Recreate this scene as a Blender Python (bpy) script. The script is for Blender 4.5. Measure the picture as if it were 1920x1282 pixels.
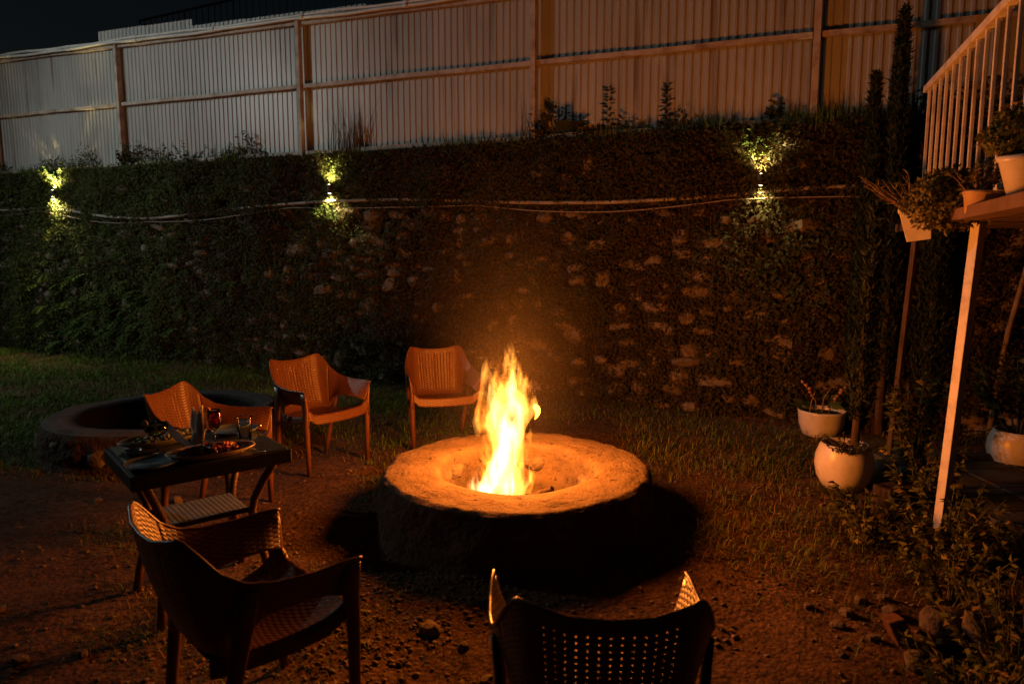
import bpy, math, random
import numpy as np
from mathutils import Vector, Matrix, Euler

for o in list(bpy.data.objects):
    bpy.data.objects.remove(o)
SC = bpy.context.scene
COL = SC.collection
R = math.radians
rng = np.random.default_rng(7)
random.seed(7)

# ------------------------------------------------------------------ camera
cam_d = bpy.data.cameras.new('camera')
cam = bpy.data.objects.new('camera', cam_d)
COL.objects.link(cam)
cam.location = (0, 0, 1.608)
cam.rotation_euler = (R(90 - 6.98), 0, 0)
cam_d.sensor_width = 36
cam_d.lens = 1303 / 1920 * 36
cam_d.clip_start = 0.05
cam_d.clip_end = 600
cam_d.dof.use_dof = True
cam_d.dof.focus_distance = 5.2
cam_d.dof.aperture_fstop = 2.8
SC.camera = cam

# ------------------------------------------------------------------ world: night sky
W = bpy.data.worlds.new('World')
SC.world = W
W.use_nodes = True
wn = W.node_tree
wn.nodes.clear()
sky = wn.nodes.new('ShaderNodeTexSky')
sky.sky_type = 'NISHITA'
sky.sun_disc = False
sky.sun_elevation = R(8)
sky.sun_rotation = R(-95)
bg = wn.nodes.new('ShaderNodeBackground')
bg.inputs['Strength'].default_value = 0.0019
wo = wn.nodes.new('ShaderNodeOutputWorld')
wn.links.new(sky.outputs['Color'], bg.inputs['Color'])
wn.links.new(bg.outputs['Background'], wo.inputs['Surface'])

# faint moonlight from the left
sd = bpy.data.lights.new('moon', 'SUN')
sd.energy = 0.008
sd.angle = R(4)
sd.color = (0.75, 0.88, 1.0)
sun = bpy.data.objects.new('moon', sd)
COL.objects.link(sun)
sun.rotation_euler = Vector((0.82, 0.25, -0.5)).to_track_quat('-Z', 'Y').to_euler()

# ------------------------------------------------------------------ exposure / render
SC.view_settings.view_transform = 'Standard'
SC.view_settings.look = 'None'
SC.view_settings.exposure = 0
SC.view_settings.gamma = 1
SC.view_settings.use_curve_mapping = False
SC.render.engine = 'CYCLES'
SC.cycles.use_denoising = True
SC.cycles.denoiser = 'OPENIMAGEDENOISE'
SC.cycles.max_bounces = 6
SC.cycles.diffuse_bounces = 3
SC.cycles.glossy_bounces = 3
SC.cycles.transmission_bounces = 6
SC.cycles.transparent_max_bounces = 32
SC.cycles.volume_bounces = 0
SC.cycles.sample_clamp_indirect = 4
SC.cycles.volume_max_steps = 256

FIRE = (1.0, 0.235, 0.024)

# ================================================================== helpers
def vnoise(p, seed=0):
    """value noise in [0,1]; p is (N,3)"""
    p = np.asarray(p, float)
    i = np.floor(p).astype(np.int64)
    f = p - i
    f = f * f * (3 - 2 * f)
    def h(a):
        n = a[:, 0] * 374761393 + a[:, 1] * 668265263 + a[:, 2] * 2147483647 + seed * 974711
        n = (n ^ (n >> 13)) * 1274126177
        n = n ^ (n >> 16)
        return (n & 0xffff) / 65535.0
    r = 0
    for dx in (0, 1):
        for dy in (0, 1):
            for dz in (0, 1):
                w = (f[:, 0] if dx else 1 - f[:, 0]) * (f[:, 1] if dy else 1 - f[:, 1]) * (f[:, 2] if dz else 1 - f[:, 2])
                r = r + w * h(i + np.array([dx, dy, dz]))
    return r

def fbm(p, oct=4, seed=0):
    p = np.asarray(p, float)
    a, s, r = 0.5, 1.0, 0
    for k in range(oct):
        r = r + a * vnoise(p * s + 17.3 * k, seed + k)
        a *= 0.5
        s *= 2.03
    return r / (1 - 0.5 ** oct)

class MB:
    def __init__(self):
        self.v = []
        self.f = []
        self.uv = None
    def add(self, vs, fs):
        b = len(self.v)
        self.v.extend([tuple(map(float, q)) for q in vs])
        self.f.extend([tuple(int(i) + b for i in q) for q in fs])
    def box(self, c, s, M=None):
        c = Vector(c)
        vs = []
        for z in (-.5, .5):
            for y in (-.5, .5):
                for x in (-.5, .5):
                    q = Vector((x * s[0], y * s[1], z * s[2]))
                    if M is not None:
                        q = M @ q
                    vs.append(q + c)
        self.add(vs, [(0, 2, 3, 1), (4, 5, 7, 6), (0, 1, 5, 4), (2, 6, 7, 3), (0, 4, 6, 2), (1, 3, 7, 5)])
    def tube(self, pts, rad, n=8, cap=True, up=None):
        pts = [Vector(p) for p in pts]
        m = len(pts)
        vs, fs = [], []
        side = None
        for i, p in enumerate(pts):
            t = (pts[min(i + 1, m - 1)] - pts[max(i - 1, 0)])
            if t.length < 1e-9:
                t = Vector((0, 0, 1))
            t.normalize()
            if side is None:
                a = Vector(up) if up is not None else (Vector((1, 0, 0)) if abs(t.x) < .8 else Vector((0, 1, 0)))
                side = (a - t * a.dot(t)).normalized()
            else:
                side = (side - t * side.dot(t)).normalized()
            b = t.cross(side)
            r = rad[i] if isinstance(rad, (list, tuple, np.ndarray)) else rad
            ra, rb = r if isinstance(r, (tuple, list)) else (r, r)
            for k in range(n):
                an = 2 * math.pi * k / n
                vs.append(p + side * (math.cos(an) * ra) + b * (math.sin(an) * rb))
        for i in range(m - 1):
            for k in range(n):
                k2 = (k + 1) % n
                fs.append((i * n + k, i * n + k2, (i + 1) * n + k2, (i + 1) * n + k))
        if cap:
            fs.append(tuple(range(n - 1, -1, -1)))
            fs.append(tuple((m - 1) * n + k for k in range(n)))
        self.add(vs, fs)
    def lathe(self, prof, n=32, c=(0, 0, 0), sx=1, sy=1, closed=False):
        vs, fs = [], []
        m = len(prof)
        for (r, z) in prof:
            for k in range(n):
                a = 2 * math.pi * k / n
                vs.append((c[0] + r * math.cos(a) * sx, c[1] + r * math.sin(a) * sy, c[2] + z))
        rngm = m if closed else m - 1
        for i in range(rngm):
            j = (i + 1) % m
            for k in range(n):
                k2 = (k + 1) % n
                fs.append((i * n + k, i * n + k2, j * n + k2, j * n + k))
        self.add(vs, fs)
    def build(self, name, mat, parent=None, smooth=False, uv=None, solid=0, bevel=0, loc=None):
        me = bpy.data.meshes.new(name)
        me.from_pydata(self.v, [], self.f)
        return finish(name, me, mat, parent, smooth, uv, solid, bevel, loc)

def finish(name, me, mat, parent=None, smooth=False, uv=None, solid=0, bevel=0, loc=None):
    if smooth:
        me.polygons.foreach_set('use_smooth', [True] * len(me.polygons))
    if uv is not None:
        l = me.uv_layers.new(name='UVMap')
        idx = np.empty(len(me.loops), dtype=np.int32)
        me.loops.foreach_get('vertex_index', idx)
        l.data.foreach_set('uv', np.asarray(uv, dtype=np.float32)[idx].ravel())
    me.update()
    o = bpy.data.objects.new(name, me)
    COL.objects.link(o)
    if mat is not None:
        me.materials.append(mat)
    if parent is not None:
        o.parent = parent
    if loc is not None:
        o.location = loc
    if solid:
        m = o.modifiers.new('solid', 'SOLIDIFY')
        m.thickness = solid
        m.offset = 0
    if bevel:
        m = o.modifiers.new('bevel', 'BEVEL')
        m.width = bevel
        m.segments = 2
        m.limit_method = 'ANGLE'
    return o

def raw(name, V, F, mat, parent=None, smooth=False, col=None, loc=None):
    """V (N,3) array, F (M,k) array"""
    me = bpy.data.meshes.new(name)
    V = np.asarray(V, np.float32)
    F = np.asarray(F, np.int32)
    k = F.shape[1]
    me.vertices.add(len(V))
    me.vertices.foreach_set('co', V.ravel())
    me.loops.add(F.size)
    me.loops.foreach_set('vertex_index', F.ravel())
    me.polygons.add(len(F))
    me.polygons.foreach_set('loop_start', np.arange(0, F.size, k, dtype=np.int32))
    try:
        me.polygons.foreach_set('loop_total', np.full(len(F), k, dtype=np.int32))
    except Exception:
        pass
    if col is not None:
        a = me.attributes.new('tone', 'FLOAT', 'POINT')
        a.data.foreach_set('value', np.asarray(col, np.float32))
    me.validate()
    return finish(name, me, mat, parent, smooth, loc=loc)

def tag(o, label, cat, group=None, kind=None):
    if label:
        o['label'] = label
    if cat:
        o['category'] = cat
    if group:
        o['group'] = group
    if kind:
        o['kind'] = kind
    return o

def thing(name, label, cat, loc=(0, 0, 0), rz=0, group=None):
    o = bpy.data.objects.new(name, None)
    COL.objects.link(o)
    o.empty_display_size = .1
    o.location = loc
    o.rotation_euler = (0, 0, rz)
    return tag(o, label, cat, group)

def copy_tree(o, parent=None):
    c = o.copy()
    COL.objects.link(c)
    if parent is not None:
        c.parent = parent
    for ch in [q for q in bpy.data.objects if q.parent == o]:
        copy_tree(ch, c)
    return c

# ------------------------------------------------------------------ materials
def new_mat(name):
    m = bpy.data.materials.new(name)
    m.use_nodes = True
    nt = m.node_tree
    b = nt.nodes['Principled BSDF']
    return m, nt, b

def N(nt, t, **kw):
    n = nt.nodes.new(t)
    for k, v in kw.items():
        setattr(n, k, v)
    return n

def ramp(nt, fac, stops):
    r = N(nt, 'ShaderNodeValToRGB')
    e = r.color_ramp.elements
    while len(e) < len(stops):
        e.new(0.5)
    for i, (p, c) in enumerate(stops):
        e[i].position = p
        e[i].color = (*c, 1)
    nt.links.new(fac, r.inputs['Fac'])
    return r.outputs['Color']

def noise_mat(name, stops, scale=4, rough=.8, bump=.3, bscale=40, spec=.3, detail=6, bdist=.01, metallic=0, coord='Object', stretch=None):
    m, nt, b = new_mat(name)
    tc = N(nt, 'ShaderNodeTexCoord')
    src = tc.outputs[coord]
    if stretch:
        mp = N(nt, 'ShaderNodeMapping')
        mp.inputs['Scale'].default_value = stretch
        nt.links.new(src, mp.inputs['Vector'])
        src = mp.outputs['Vector']
    n = N(nt, 'ShaderNodeTexNoise')
    n.inputs['Scale'].default_value = scale
    n.inputs['Detail'].default_value = detail
    n.inputs['Roughness'].default_value = .65
    nt.links.new(src, n.inputs['Vector'])
    nt.links.new(ramp(nt, n.outputs['Fac'], stops), b.inputs['Base Color'])
    b.inputs['Roughness'].default_value = rough
    b.inputs['Specular IOR Level'].default_value = spec
    b.inputs['Metallic'].default_value = metallic
    if bump:
        n2 = N(nt, 'ShaderNodeTexNoise')
        n2.inputs['Scale'].default_value = bscale
        n2.inputs['Detail'].default_value = 5
        nt.links.new(src, n2.inputs['Vector'])
        bp = N(nt, 'ShaderNodeBump')
        bp.inputs['Strength'].default_value = bump
        bp.inputs['Distance'].default_value = bdist
        nt.links.new(n2.outputs['Fac'], bp.inputs['Height'])
        nt.links.new(bp.outputs['Normal'], b.inputs['Normal'])
    return m

def leaf_mat(name, stops, rough=.65, spec=.12, trans=.25):
    m, nt, b = new_mat(name)
    at = N(nt, 'ShaderNodeAttribute')
    at.attribute_name = 'tone'
    c = ramp(nt, at.outputs['Fac'], stops)
    nt.links.new(c, b.inputs['Base Color'])
    b.inputs['Roughness'].default_value = rough
    b.inputs['Specular IOR Level'].default_value = spec
    if trans:
        tr = N(nt, 'ShaderNodeBsdfTranslucent')
        nt.links.new(c, tr.inputs['Color'])
        mx = N(nt, 'ShaderNodeMixShader')
        mx.inputs['Fac'].default_value = trans
        out = nt.nodes['Material Output']
        nt.links.new(b.outputs['BSDF'], mx.inputs[1])
        nt.links.new(tr.outputs['BSDF'], mx.inputs[2])
        nt.links.new(mx.outputs['Shader'], out.inputs['Surface'])
    return m

def plain(name, c, rough=.5, spec=.5, metallic=0, trans=0, ior=1.45):
    m, nt, b = new_mat(name)
    b.inputs['Base Color'].default_value = (*c, 1)
    b.inputs['Roughness'].default_value = rough
    b.inputs['Specular IOR Level'].default_value = spec
    b.inputs['Metallic'].default_value = metallic
    if trans:
        b.inputs['Transmission Weight'].default_value = trans
        b.inputs['IOR'].default_value = ior
    return m

def weave_mat(name, c1, c2, pu=.016, pv=.009, rough=.36, spec=.5, dist=.0025, coord='UV', gw=1.0):
    """plaited strands: rows of height pv whose phase flips from one column to the next"""
    m, nt, b = new_mat(name)
    tc = N(nt, 'ShaderNodeTexCoord')
    sp = N(nt, 'ShaderNodeSeparateXYZ')
    nt.links.new(tc.outputs[coord], sp.inputs[0])
    def mth(op, a, bb=None):
        n = N(nt, 'ShaderNodeMath', operation=op)
        for i, q in enumerate((a, bb)):
            if q is None:
                continue
            if isinstance(q, (int, float)):
                n.inputs[i].default_value = q
            else:
                nt.links.new(q, n.inputs[i])
        return n.outputs[0]
    u = mth('DIVIDE', sp.outputs[0], pu)
    v = mth('DIVIDE', sp.outputs[1], pv)
    cu = mth('FLOOR', u)
    odd = mth('MODULO', mth('ABSOLUTE', cu), 2.0)
    su = mth('ABSOLUTE', mth('SINE', mth('MULTIPLY', u, math.pi)))
    sv = mth('ABSOLUTE', mth('SINE', mth('MULTIPLY', mth('ADD', v, mth('MULTIPLY', odd, .5)), math.pi)))
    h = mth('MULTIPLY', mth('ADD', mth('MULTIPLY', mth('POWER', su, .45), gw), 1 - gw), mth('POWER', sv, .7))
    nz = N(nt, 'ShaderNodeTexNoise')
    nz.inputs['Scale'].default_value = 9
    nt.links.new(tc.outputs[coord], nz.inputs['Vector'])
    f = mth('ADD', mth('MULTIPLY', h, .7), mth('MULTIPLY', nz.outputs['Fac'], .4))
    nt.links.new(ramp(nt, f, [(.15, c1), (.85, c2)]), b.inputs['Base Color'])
    b.inputs['Roughness'].default_value = rough
    b.inputs['Specular IOR Level'].default_value = spec
    bp = N(nt, 'ShaderNodeBump')
    bp.inputs['Strength'].default_value = .9
    bp.inputs['Distance'].default_value = dist
    nt.links.new(h, bp.inputs['Height'])
    nt.links.new(bp.outputs['Normal'], b.inputs['Normal'])
    return m

def emit(name, c, s):
    m = bpy.data.materials.new(name)
    m.use_nodes = True
    nt = m.node_tree
    nt.nodes.clear()
    e = N(nt, 'ShaderNodeEmission')
    e.inputs['Color'].default_value = (*c, 1)
    e.inputs['Strength'].default_value = s
    o = N(nt, 'ShaderNodeOutputMaterial')
    nt.links.new(e.outputs[0], o.inputs['Surface'])
    return m

def flame_mat(name, c, s):
    """light giving gas: streaky emission, brightness follows the depth of flame looked through"""
    m = bpy.data.materials.new(name)
    m.use_nodes = True
    nt = m.node_tree
    nt.nodes.clear()
    tc = N(nt, 'ShaderNodeTexCoord')
    mp = N(nt, 'ShaderNodeMapping')
    mp.inputs['Scale'].default_value = (1, 1, .30)
    nt.links.new(tc.outputs['Object'], mp.inputs['Vector'])
    nz = N(nt, 'ShaderNodeTexNoise')
    nz.inputs['Scale'].default_value = 15
    nz.inputs['Detail'].default_value = 2
    nz.inputs['Distortion'].default_value = .6
    nt.links.new(mp.outputs['Vector'], nz.inputs['Vector'])
    mr = N(nt, 'ShaderNodeMapRange')
    mr.inputs['From Min'].default_value = .40
    mr.inputs['From Max'].default_value = .62
    mr.inputs['To Min'].default_value = .05 * s
    mr.inputs['To Max'].default_value = 2.0 * s
    nt.links.new(nz.outputs['Fac'], mr.inputs['Value'])
    e = N(nt, 'ShaderNodeEmission')
    e.inputs['Color'].default_value = (*c, 1)
    nt.links.new(mr.outputs['Result'], e.inputs['Strength'])
    o = N(nt, 'ShaderNodeOutputMaterial')
    nt.links.new(e.outputs[0], o.inputs['Volume'])
    return m

M = {}
M['dirt'] = None
M['stone'] = noise_mat('stone', [(.3, (.07, .055, .042)), (.55, (.18, .145, .11)), (.78, (.29, .24, .185))], 5, .9, .8, 22, .2, bdist=.02)
M['mortar'] = noise_mat('mortar_earth', [(.3, (.02, .014, .01)), (.7, (.06, .043, .03))], 6, .95, .8, 30, .1, bdist=.03)
M['concrete'] = None
M['sheet'] = noise_mat('painted_sheet', [(.25, (.235, .23, .22)), (.5, (.33, .33, .315)), (.8, (.40, .395, .38))], 1.6, .42, .12, 3, .5, bdist=.01, stretch=(1, 1, .25))
M['steel'] = noise_mat('rusty_painted_steel', [(.28, (.17, .10, .065)), (.46, (.33, .26, .20)), (.7, (.46, .41, .36))], 7, .6, .25, 40, .4)
M['pvc'] = noise_mat('white_pipe', [(.3, (.42, .41, .38)), (.7, (.62, .61, .58))], 5, .45, .05, 30, .5)
M['hose'] = noise_mat('weathered_hose', [(.35, (.16, .14, .12)), (.7, (.38, .36, .33))], 5, .55, .1, 30, .3)
M['cable'] = plain('grey_cable', (.22, .18, .15), .6)
M['bark'] = noise_mat('bark', [(.3, (.05, .032, .02)), (.7, (.14, .095, .06))], 12, .9, .8, 40, .15, stretch=(1, 1, .3))
M['stem'] = noise_mat('green_stem', [(.3, (.05, .055, .02)), (.7, (.11, .10, .04))], 20, .7, .2, 60, .3)
M['drystem'] = noise_mat('dry_stem', [(.3, (.16, .09, .05)), (.7, (.30, .19, .11))], 20, .8, .2, 60, .2)
M['creeper'] = leaf_mat('creeper_leaf', [(0, (.060, .036, .018)), (.35, (.050, .044, .016)), (.7, (.048, .066, .018)), (1, (.085, .105, .03))])
M['fern'] = leaf_mat('fern_leaf', [(0, (.035, .055, .016)), (.6, (.060, .105, .026)), (1, (.10, .15, .04))])
M['grass'] = leaf_mat('grass_blade', [(0, (.045, .085, .012)), (.5, (.085, .155, .022)), (1, (.15, .20, .042))], .6)
M['drygrass'] = leaf_mat('dry_grass_blade', [(0, (.06, .045, .020)), (.5, (.12, .085, .038)), (1, (.21, .155, .075))], .7)
M['cypress'] = leaf_mat('cypress_needle', [(0, (.014, .020, .010)), (.6, (.026, .038, .016)), (1, (.05, .06, .025))], .6, .2)
M['shrub'] = leaf_mat('shrub_leaf', [(0, (.07, .08, .02)), (.5, (.13, .14, .035)), (.85, (.20, .18, .045)), (1, (.30, .18, .05))])
M['succulent'] = leaf_mat('bushy_leaf', [(0, (.07, .075, .02)), (.5, (.13, .125, .035)), (1, (.22, .17, .055))])
M['pot'] = noise_mat('white_glazed_pot', [(.25, (.42, .38, .33)), (.5, (.62, .58, .53)), (.8, (.70, .67, .62))], 6, .35, .08, 40, .5)
M['pottan'] = noise_mat('tan_pot', [(.3, (.35, .22, .11)), (.7, (.50, .34, .18))], 8, .5, .1, 40, .4)
M['soil'] = noise_mat('potting_soil', [(.3, (.012, .009, .007)), (.7, (.045, .032, .022))], 30, .95, .8, 60, .1)
M['wicker'] = weave_mat('brown_wicker_plastic', (.017, .007, .0035), (.130, .055, .025), .028, .018, .40, .40, .0019, 'UV', .45)  # groove shade put into the colour, darker between the strands
M['wickerleg'] = noise_mat('brown_moulded_plastic', [(.3, (.08, .033, .015)), (.7, (.125, .053, .024))], 8, .36, .05, 120, .5)
M['tabletop'] = noise_mat('dark_table_top', [(.3, (.04, .05, .058)), (.7, (.07, .085, .096))], 6, .16, .03, 90, .7)
M['tableedge'] = noise_mat('black_table_edge', [(.3, (.006, .006, .006)), (.7, (.014, .012, .011))], 20, .45, .2, 120, .4)
M['tableleg'] = noise_mat('wicker_wrapped_leg', [(.3, (.045, .02, .011)), (.7, (.10, .043, .022))], 10, .42, .6, 8, .5, bdist=.006, stretch=(.2, .2, 14))
M['shelf'] = weave_mat('grey_black_weave', (.004, .005, .006), (.17, .20, .23), .022, .022, .4, .5, .003)
M['darkplate'] = plain('dark_blue_plate', (.15, .22, .26), .22, .7)
M['platter'] = noise_mat('stoneware_platter', [(.3, (.30, .25, .18)), (.7, (.48, .42, .32))], 14, .3, .05, 60, .5)
M['platterg'] = noise_mat('green_platter', [(.3, (.10, .11, .06)), (.7, (.19, .20, .12))], 14, .3, .05, 60, .5)
M['meat'] = noise_mat('saucy_meat', [(.3, (.06, .016, .009)), (.6, (.16, .045, .022)), (.8, (.25, .09, .04))], 30, .22, .6, 60, .6, bdist=.004)
M['chilli'] = plain('red_pepper', (.35, .04, .015), .25, .6)
M['greens'] = noise_mat('green_food', [(.3, (.08, .095, .025)), (.7, (.24, .24, .08))], 40, .35, .6, 70, .5, bdist=.004)
M['glass'] = plain('clear_glass', (1, 1, 1), .02, .5, 0, 1, 1.45)
M['wine'] = plain('red_drink', (.55, .012, .012), .05, .5, 0, .85, 1.34)
M['lime'] = plain('yellow_green_drink', (.62, .55, .10), .05, .5, 0, .85, 1.34)
M['fruit'] = plain('fruit_slice', (.55, .42, .10), .45)
M['fruitr'] = plain('orange_slice', (.65, .30, .08), .45)
M['napkin'] = noise_mat('white_napkin', [(.3, (.55, .53, .51)), (.7, (.66, .65, .63))], 14, .85, .2, 120, .1, bdist=.002)
def _soften(m, k):
    nt = m.node_tree
    b = nt.nodes['Principled BSDF']
    tr = N(nt, 'ShaderNodeBsdfTranslucent')
    tr.inputs['Color'].default_value = (.75, .72, .68, 1)
    mx = N(nt, 'ShaderNodeMixShader')
    mx.inputs['Fac'].default_value = k
    nt.links.new(b.outputs['BSDF'], mx.inputs[1]); nt.links.new(tr.outputs['BSDF'], mx.inputs[2])
    nt.links.new(mx.outputs['Shader'], nt.nodes['Material Output'].inputs['Surface'])
_soften(M['napkin'], .45)
def _vary(m, lo, hi):
    # each sheet weathered a little differently
    nt = m.node_tree
    b = nt.nodes['Principled BSDF']
    src = b.inputs['Base Color'].links[0].from_socket
    oi = N(nt, 'ShaderNodeObjectInfo')
    mr = N(nt, 'ShaderNodeMapRange')
    mr.inputs['To Min'].default_value = lo; mr.inputs['To Max'].default_value = hi
    nt.links.new(oi.outputs['Random'], mr.inputs['Value'])
    mp = N(nt, 'ShaderNodeMapping'); mp.inputs['Scale'].default_value = (9, 9, .5)
    tc = N(nt, 'ShaderNodeTexCoord')
    nt.links.new(tc.outputs['Object'], mp.inputs['Vector'])
    nz = N(nt, 'ShaderNodeTexNoise'); nz.inputs['Scale'].default_value = 1; nz.inputs['Detail'].default_value = 5
    nt.links.new(mp.outputs['Vector'], nz.inputs['Vector'])
    st = ramp(nt, nz.outputs['Fac'], [(.28, (.55, .44, .36)), (.42, (1, 1, 1))])
    m1 = N(nt, 'ShaderNodeMix', data_type='RGBA', blend_type='MULTIPLY'); m1.inputs['Factor'].default_value = 1
    nt.links.new(src, m1.inputs['A']); nt.links.new(st, m1.inputs['B'])
    vm = N(nt, 'ShaderNodeVectorMath', operation='SCALE')
    nt.links.new(m1.outputs['Result'], vm.inputs[0]); nt.links.new(mr.outputs['Result'], vm.inputs['Scale'])
    nt.links.new(vm.outputs[0], b.inputs['Base Color'])
_vary(M['sheet'], .84, 1.1)
M['cutlery'] = plain('spoon_steel', (.55, .56, .58), .2, .5, 1)
M['railpaint'] = noise_mat('white_railing_paint', [(.28, (.38, .33, .29)), (.5, (.60, .57, .54)), (.8, (.68, .66, .63))], 9, .45, .12, 60, .4)
M['deck'] = noise_mat('painted_deck_edge', [(.3, (.11, .06, .04)), (.7, (.20, .125, .085))], 6, .6, .2, 40, .3)
M['bamboo'] = noise_mat('peeling_bamboo', [(.35, (.05, .03, .015)), (.5, (.22, .14, .06)), (.7, (.32, .22, .10))], 14, .7, .3, 40, .3, stretch=(1, 1, .5))
M['rubble'] = noise_mat('dirty_rubble', [(.3, (.045, .035, .027)), (.7, (.14, .11, .085))], 12, .95, .8, 30, .1, bdist=.02)
M['brick'] = noise_mat('old_brick', [(.3, (.04, .019, .012)), (.7, (.10, .045, .028))], 14, .9, .7, 50, .15)
M['log'] = noise_mat('charred_log', [(.4, (.012, .010, .009)), (.62, (.07, .045, .03)), (.8, (.16, .12, .10))], 12, .9, .8, 30, .1, stretch=(1, 1, .3))
M['housing'] = plain('lamp_housing', (.035, .035, .038), .45, .5)
M['lens'] = emit('lamp_lens', (1.0, .80, .42), 16)
M['ironrail'] = plain('dull_iron', (.11, .11, .115), .6, .4)
M['paver'] = noise_mat('dark_paver', [(.3, (.035, .035, .035)), (.7, (.085, .083, .08))], 6, .8, .4, 40, .25)

# dirt -----------------------------------------------------------------
def dirt_material():
    m, nt, b = new_mat('garden_dirt')
    tc = N(nt, 'ShaderNodeTexCoord')
    n1 = N(nt, 'ShaderNodeTexNoise'); n1.inputs['Scale'].default_value = 1.1; n1.inputs['Detail'].default_value = 9; n1.inputs['Roughness'].default_value = .7
    n2 = N(nt, 'ShaderNodeTexNoise'); n2.inputs['Scale'].default_value = 26; n2.inputs['Detail'].default_value = 7; n2.inputs['Roughness'].default_value = .7
    vo = N(nt, 'ShaderNodeTexVoronoi'); vo.inputs['Scale'].default_value = 42
    for q in (n1, n2, vo):
        nt.links.new(tc.outputs['Object'], q.inputs['Vector'])
    c1 = ramp(nt, n1.outputs['Fac'], [(.3, (.052, .033, .021)), (.5, (.108, .064, .038)), (.7, (.165, .105, .066))])
    c2 = ramp(nt, n2.outputs['Fac'], [(.35, (.35, .35, .35)), (.7, (1.25, 1.2, 1.15))])
    mx = N(nt, 'ShaderNodeMix', data_type='RGBA', blend_type='MULTIPLY')
    mx.inputs['Factor'].default_value = 1
    nt.links.new(c1, mx.inputs['A'])
    nt.links.new(c2, mx.inputs['B'])
    nt.links.new(mx.outputs['Result'], b.inputs['Base Color'])
    b.inputs['Roughness'].default_value = .95
    b.inputs['Specular IOR Level'].default_value = .1
    ad = N(nt, 'ShaderNodeMath', operation='ADD')
    ml = N(nt, 'ShaderNodeMath', operation='MULTIPLY'); ml.inputs[1].default_value = -.5
    nt.links.new(vo.outputs['Distance'], ml.inputs[0])
    nt.links.new(n2.outputs['Fac'], ad.inputs[0])
    nt.links.new(ml.outputs[0], ad.inputs[1])
    bp = N(nt, 'ShaderNodeBump'); bp.inputs['Strength'].default_value = 1; bp.inputs['Distance'].default_value = .025
    nt.links.new(ad.outputs[0], bp.inputs['Height'])
    nt.links.new(bp.outputs['Normal'], b.inputs['Normal'])
    return m
M['dirt'] = dirt_material()

def concrete_material(name, base, soot_dim=None, dark=.07):
    m, nt, b = new_mat(name)
    tc = N(nt, 'ShaderNodeTexCoord')
    n1 = N(nt, 'ShaderNodeTexNoise'); n1.inputs['Scale'].default_value = 5; n1.inputs['Detail'].default_value = 8; n1.inputs['Roughness'].default_value = .7
    n2 = N(nt, 'ShaderNodeTexNoise'); n2.inputs['Scale'].default_value = 55; n2.inputs['Detail'].default_value = 6
    n3 = N(nt, 'ShaderNodeTexNoise'); n3.inputs['Scale'].default_value = 22; n3.inputs['Detail'].default_value = 6; n3.inputs['Roughness'].default_value = .75
    for q in (n1, n2, n3):
        nt.links.new(tc.outputs['Object'], q.inputs['Vector'])
    d = [tuple(k * q for q in base) for k in (.62, 1.0, 1.25)]
    c1 = ramp(nt, n1.outputs['Fac'], [(.3, d[0]), (.52, d[1]), (.75, d[2])])
    spots = ramp(nt, n3.outputs['Fac'], [(.34, (.16, .15, .14)), (.43, (1, 1, 1))])
    mx = N(nt, 'ShaderNodeMix', data_type='RGBA', blend_type='MULTIPLY')
    mx.inputs['Factor'].default_value = 1
    nt.links.new(c1, mx.inputs['A'])
    nt.links.new(spots, mx.inputs['B'])
    colour = mx.outputs['Result']
    if soot_dim:                                    # burnt black in an old hearth; lit pit's bowl darkened against fire glare
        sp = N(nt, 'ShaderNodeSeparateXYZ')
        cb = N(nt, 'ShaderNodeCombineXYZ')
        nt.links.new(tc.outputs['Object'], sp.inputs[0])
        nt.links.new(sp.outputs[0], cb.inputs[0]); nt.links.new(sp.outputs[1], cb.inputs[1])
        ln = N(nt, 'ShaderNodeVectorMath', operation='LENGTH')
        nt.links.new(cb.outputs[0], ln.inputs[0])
        k = ramp(nt, ln.outputs['Value'], [(soot_dim - .02, (dark,) * 3), (soot_dim + .05, (1, 1, 1))])
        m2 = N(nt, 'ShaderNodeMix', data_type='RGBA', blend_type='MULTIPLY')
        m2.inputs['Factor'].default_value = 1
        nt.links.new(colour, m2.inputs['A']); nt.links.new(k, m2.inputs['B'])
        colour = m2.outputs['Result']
    nt.links.new(colour, b.inputs['Base Color'])
    b.inputs['Roughness'].default_value = .93
    b.inputs['Specular IOR Level'].default_value = .12
    ad = N(nt, 'ShaderNodeMath', operation='ADD')
    nt.links.new(n2.outputs['Fac'], ad.inputs[0])
    nt.links.new(n3.outputs['Fac'], ad.inputs[1])
    bp = N(nt, 'ShaderNodeBump'); bp.inputs['Strength'].default_value = .8; bp.inputs['Distance'].default_value = .012
    nt.links.new(ad.outputs[0], bp.inputs['Height'])
    nt.links.new(bp.outputs['Normal'], b.inputs['Normal'])
    return m
M['concrete'] = concrete_material('rough_pit_mortar', (.108, .080, .053), .44, .5)  # sooty bowl, also painted darker to hold down the firelight on it
M['pitwall'] = noise_mat('earthy_shaded_pit_wall', [(.3, (.028, .020, .014)), (.6, (.065, .045, .032)), (.8, (.12, .085, .06))], 7, .95, 1, 26, .1, bdist=.03)  # earthy outer side, with its shade away from the fire painted in
M['greyconcrete'] = concrete_material('grey_pit_mortar', (.085, .08, .076), .70)

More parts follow.
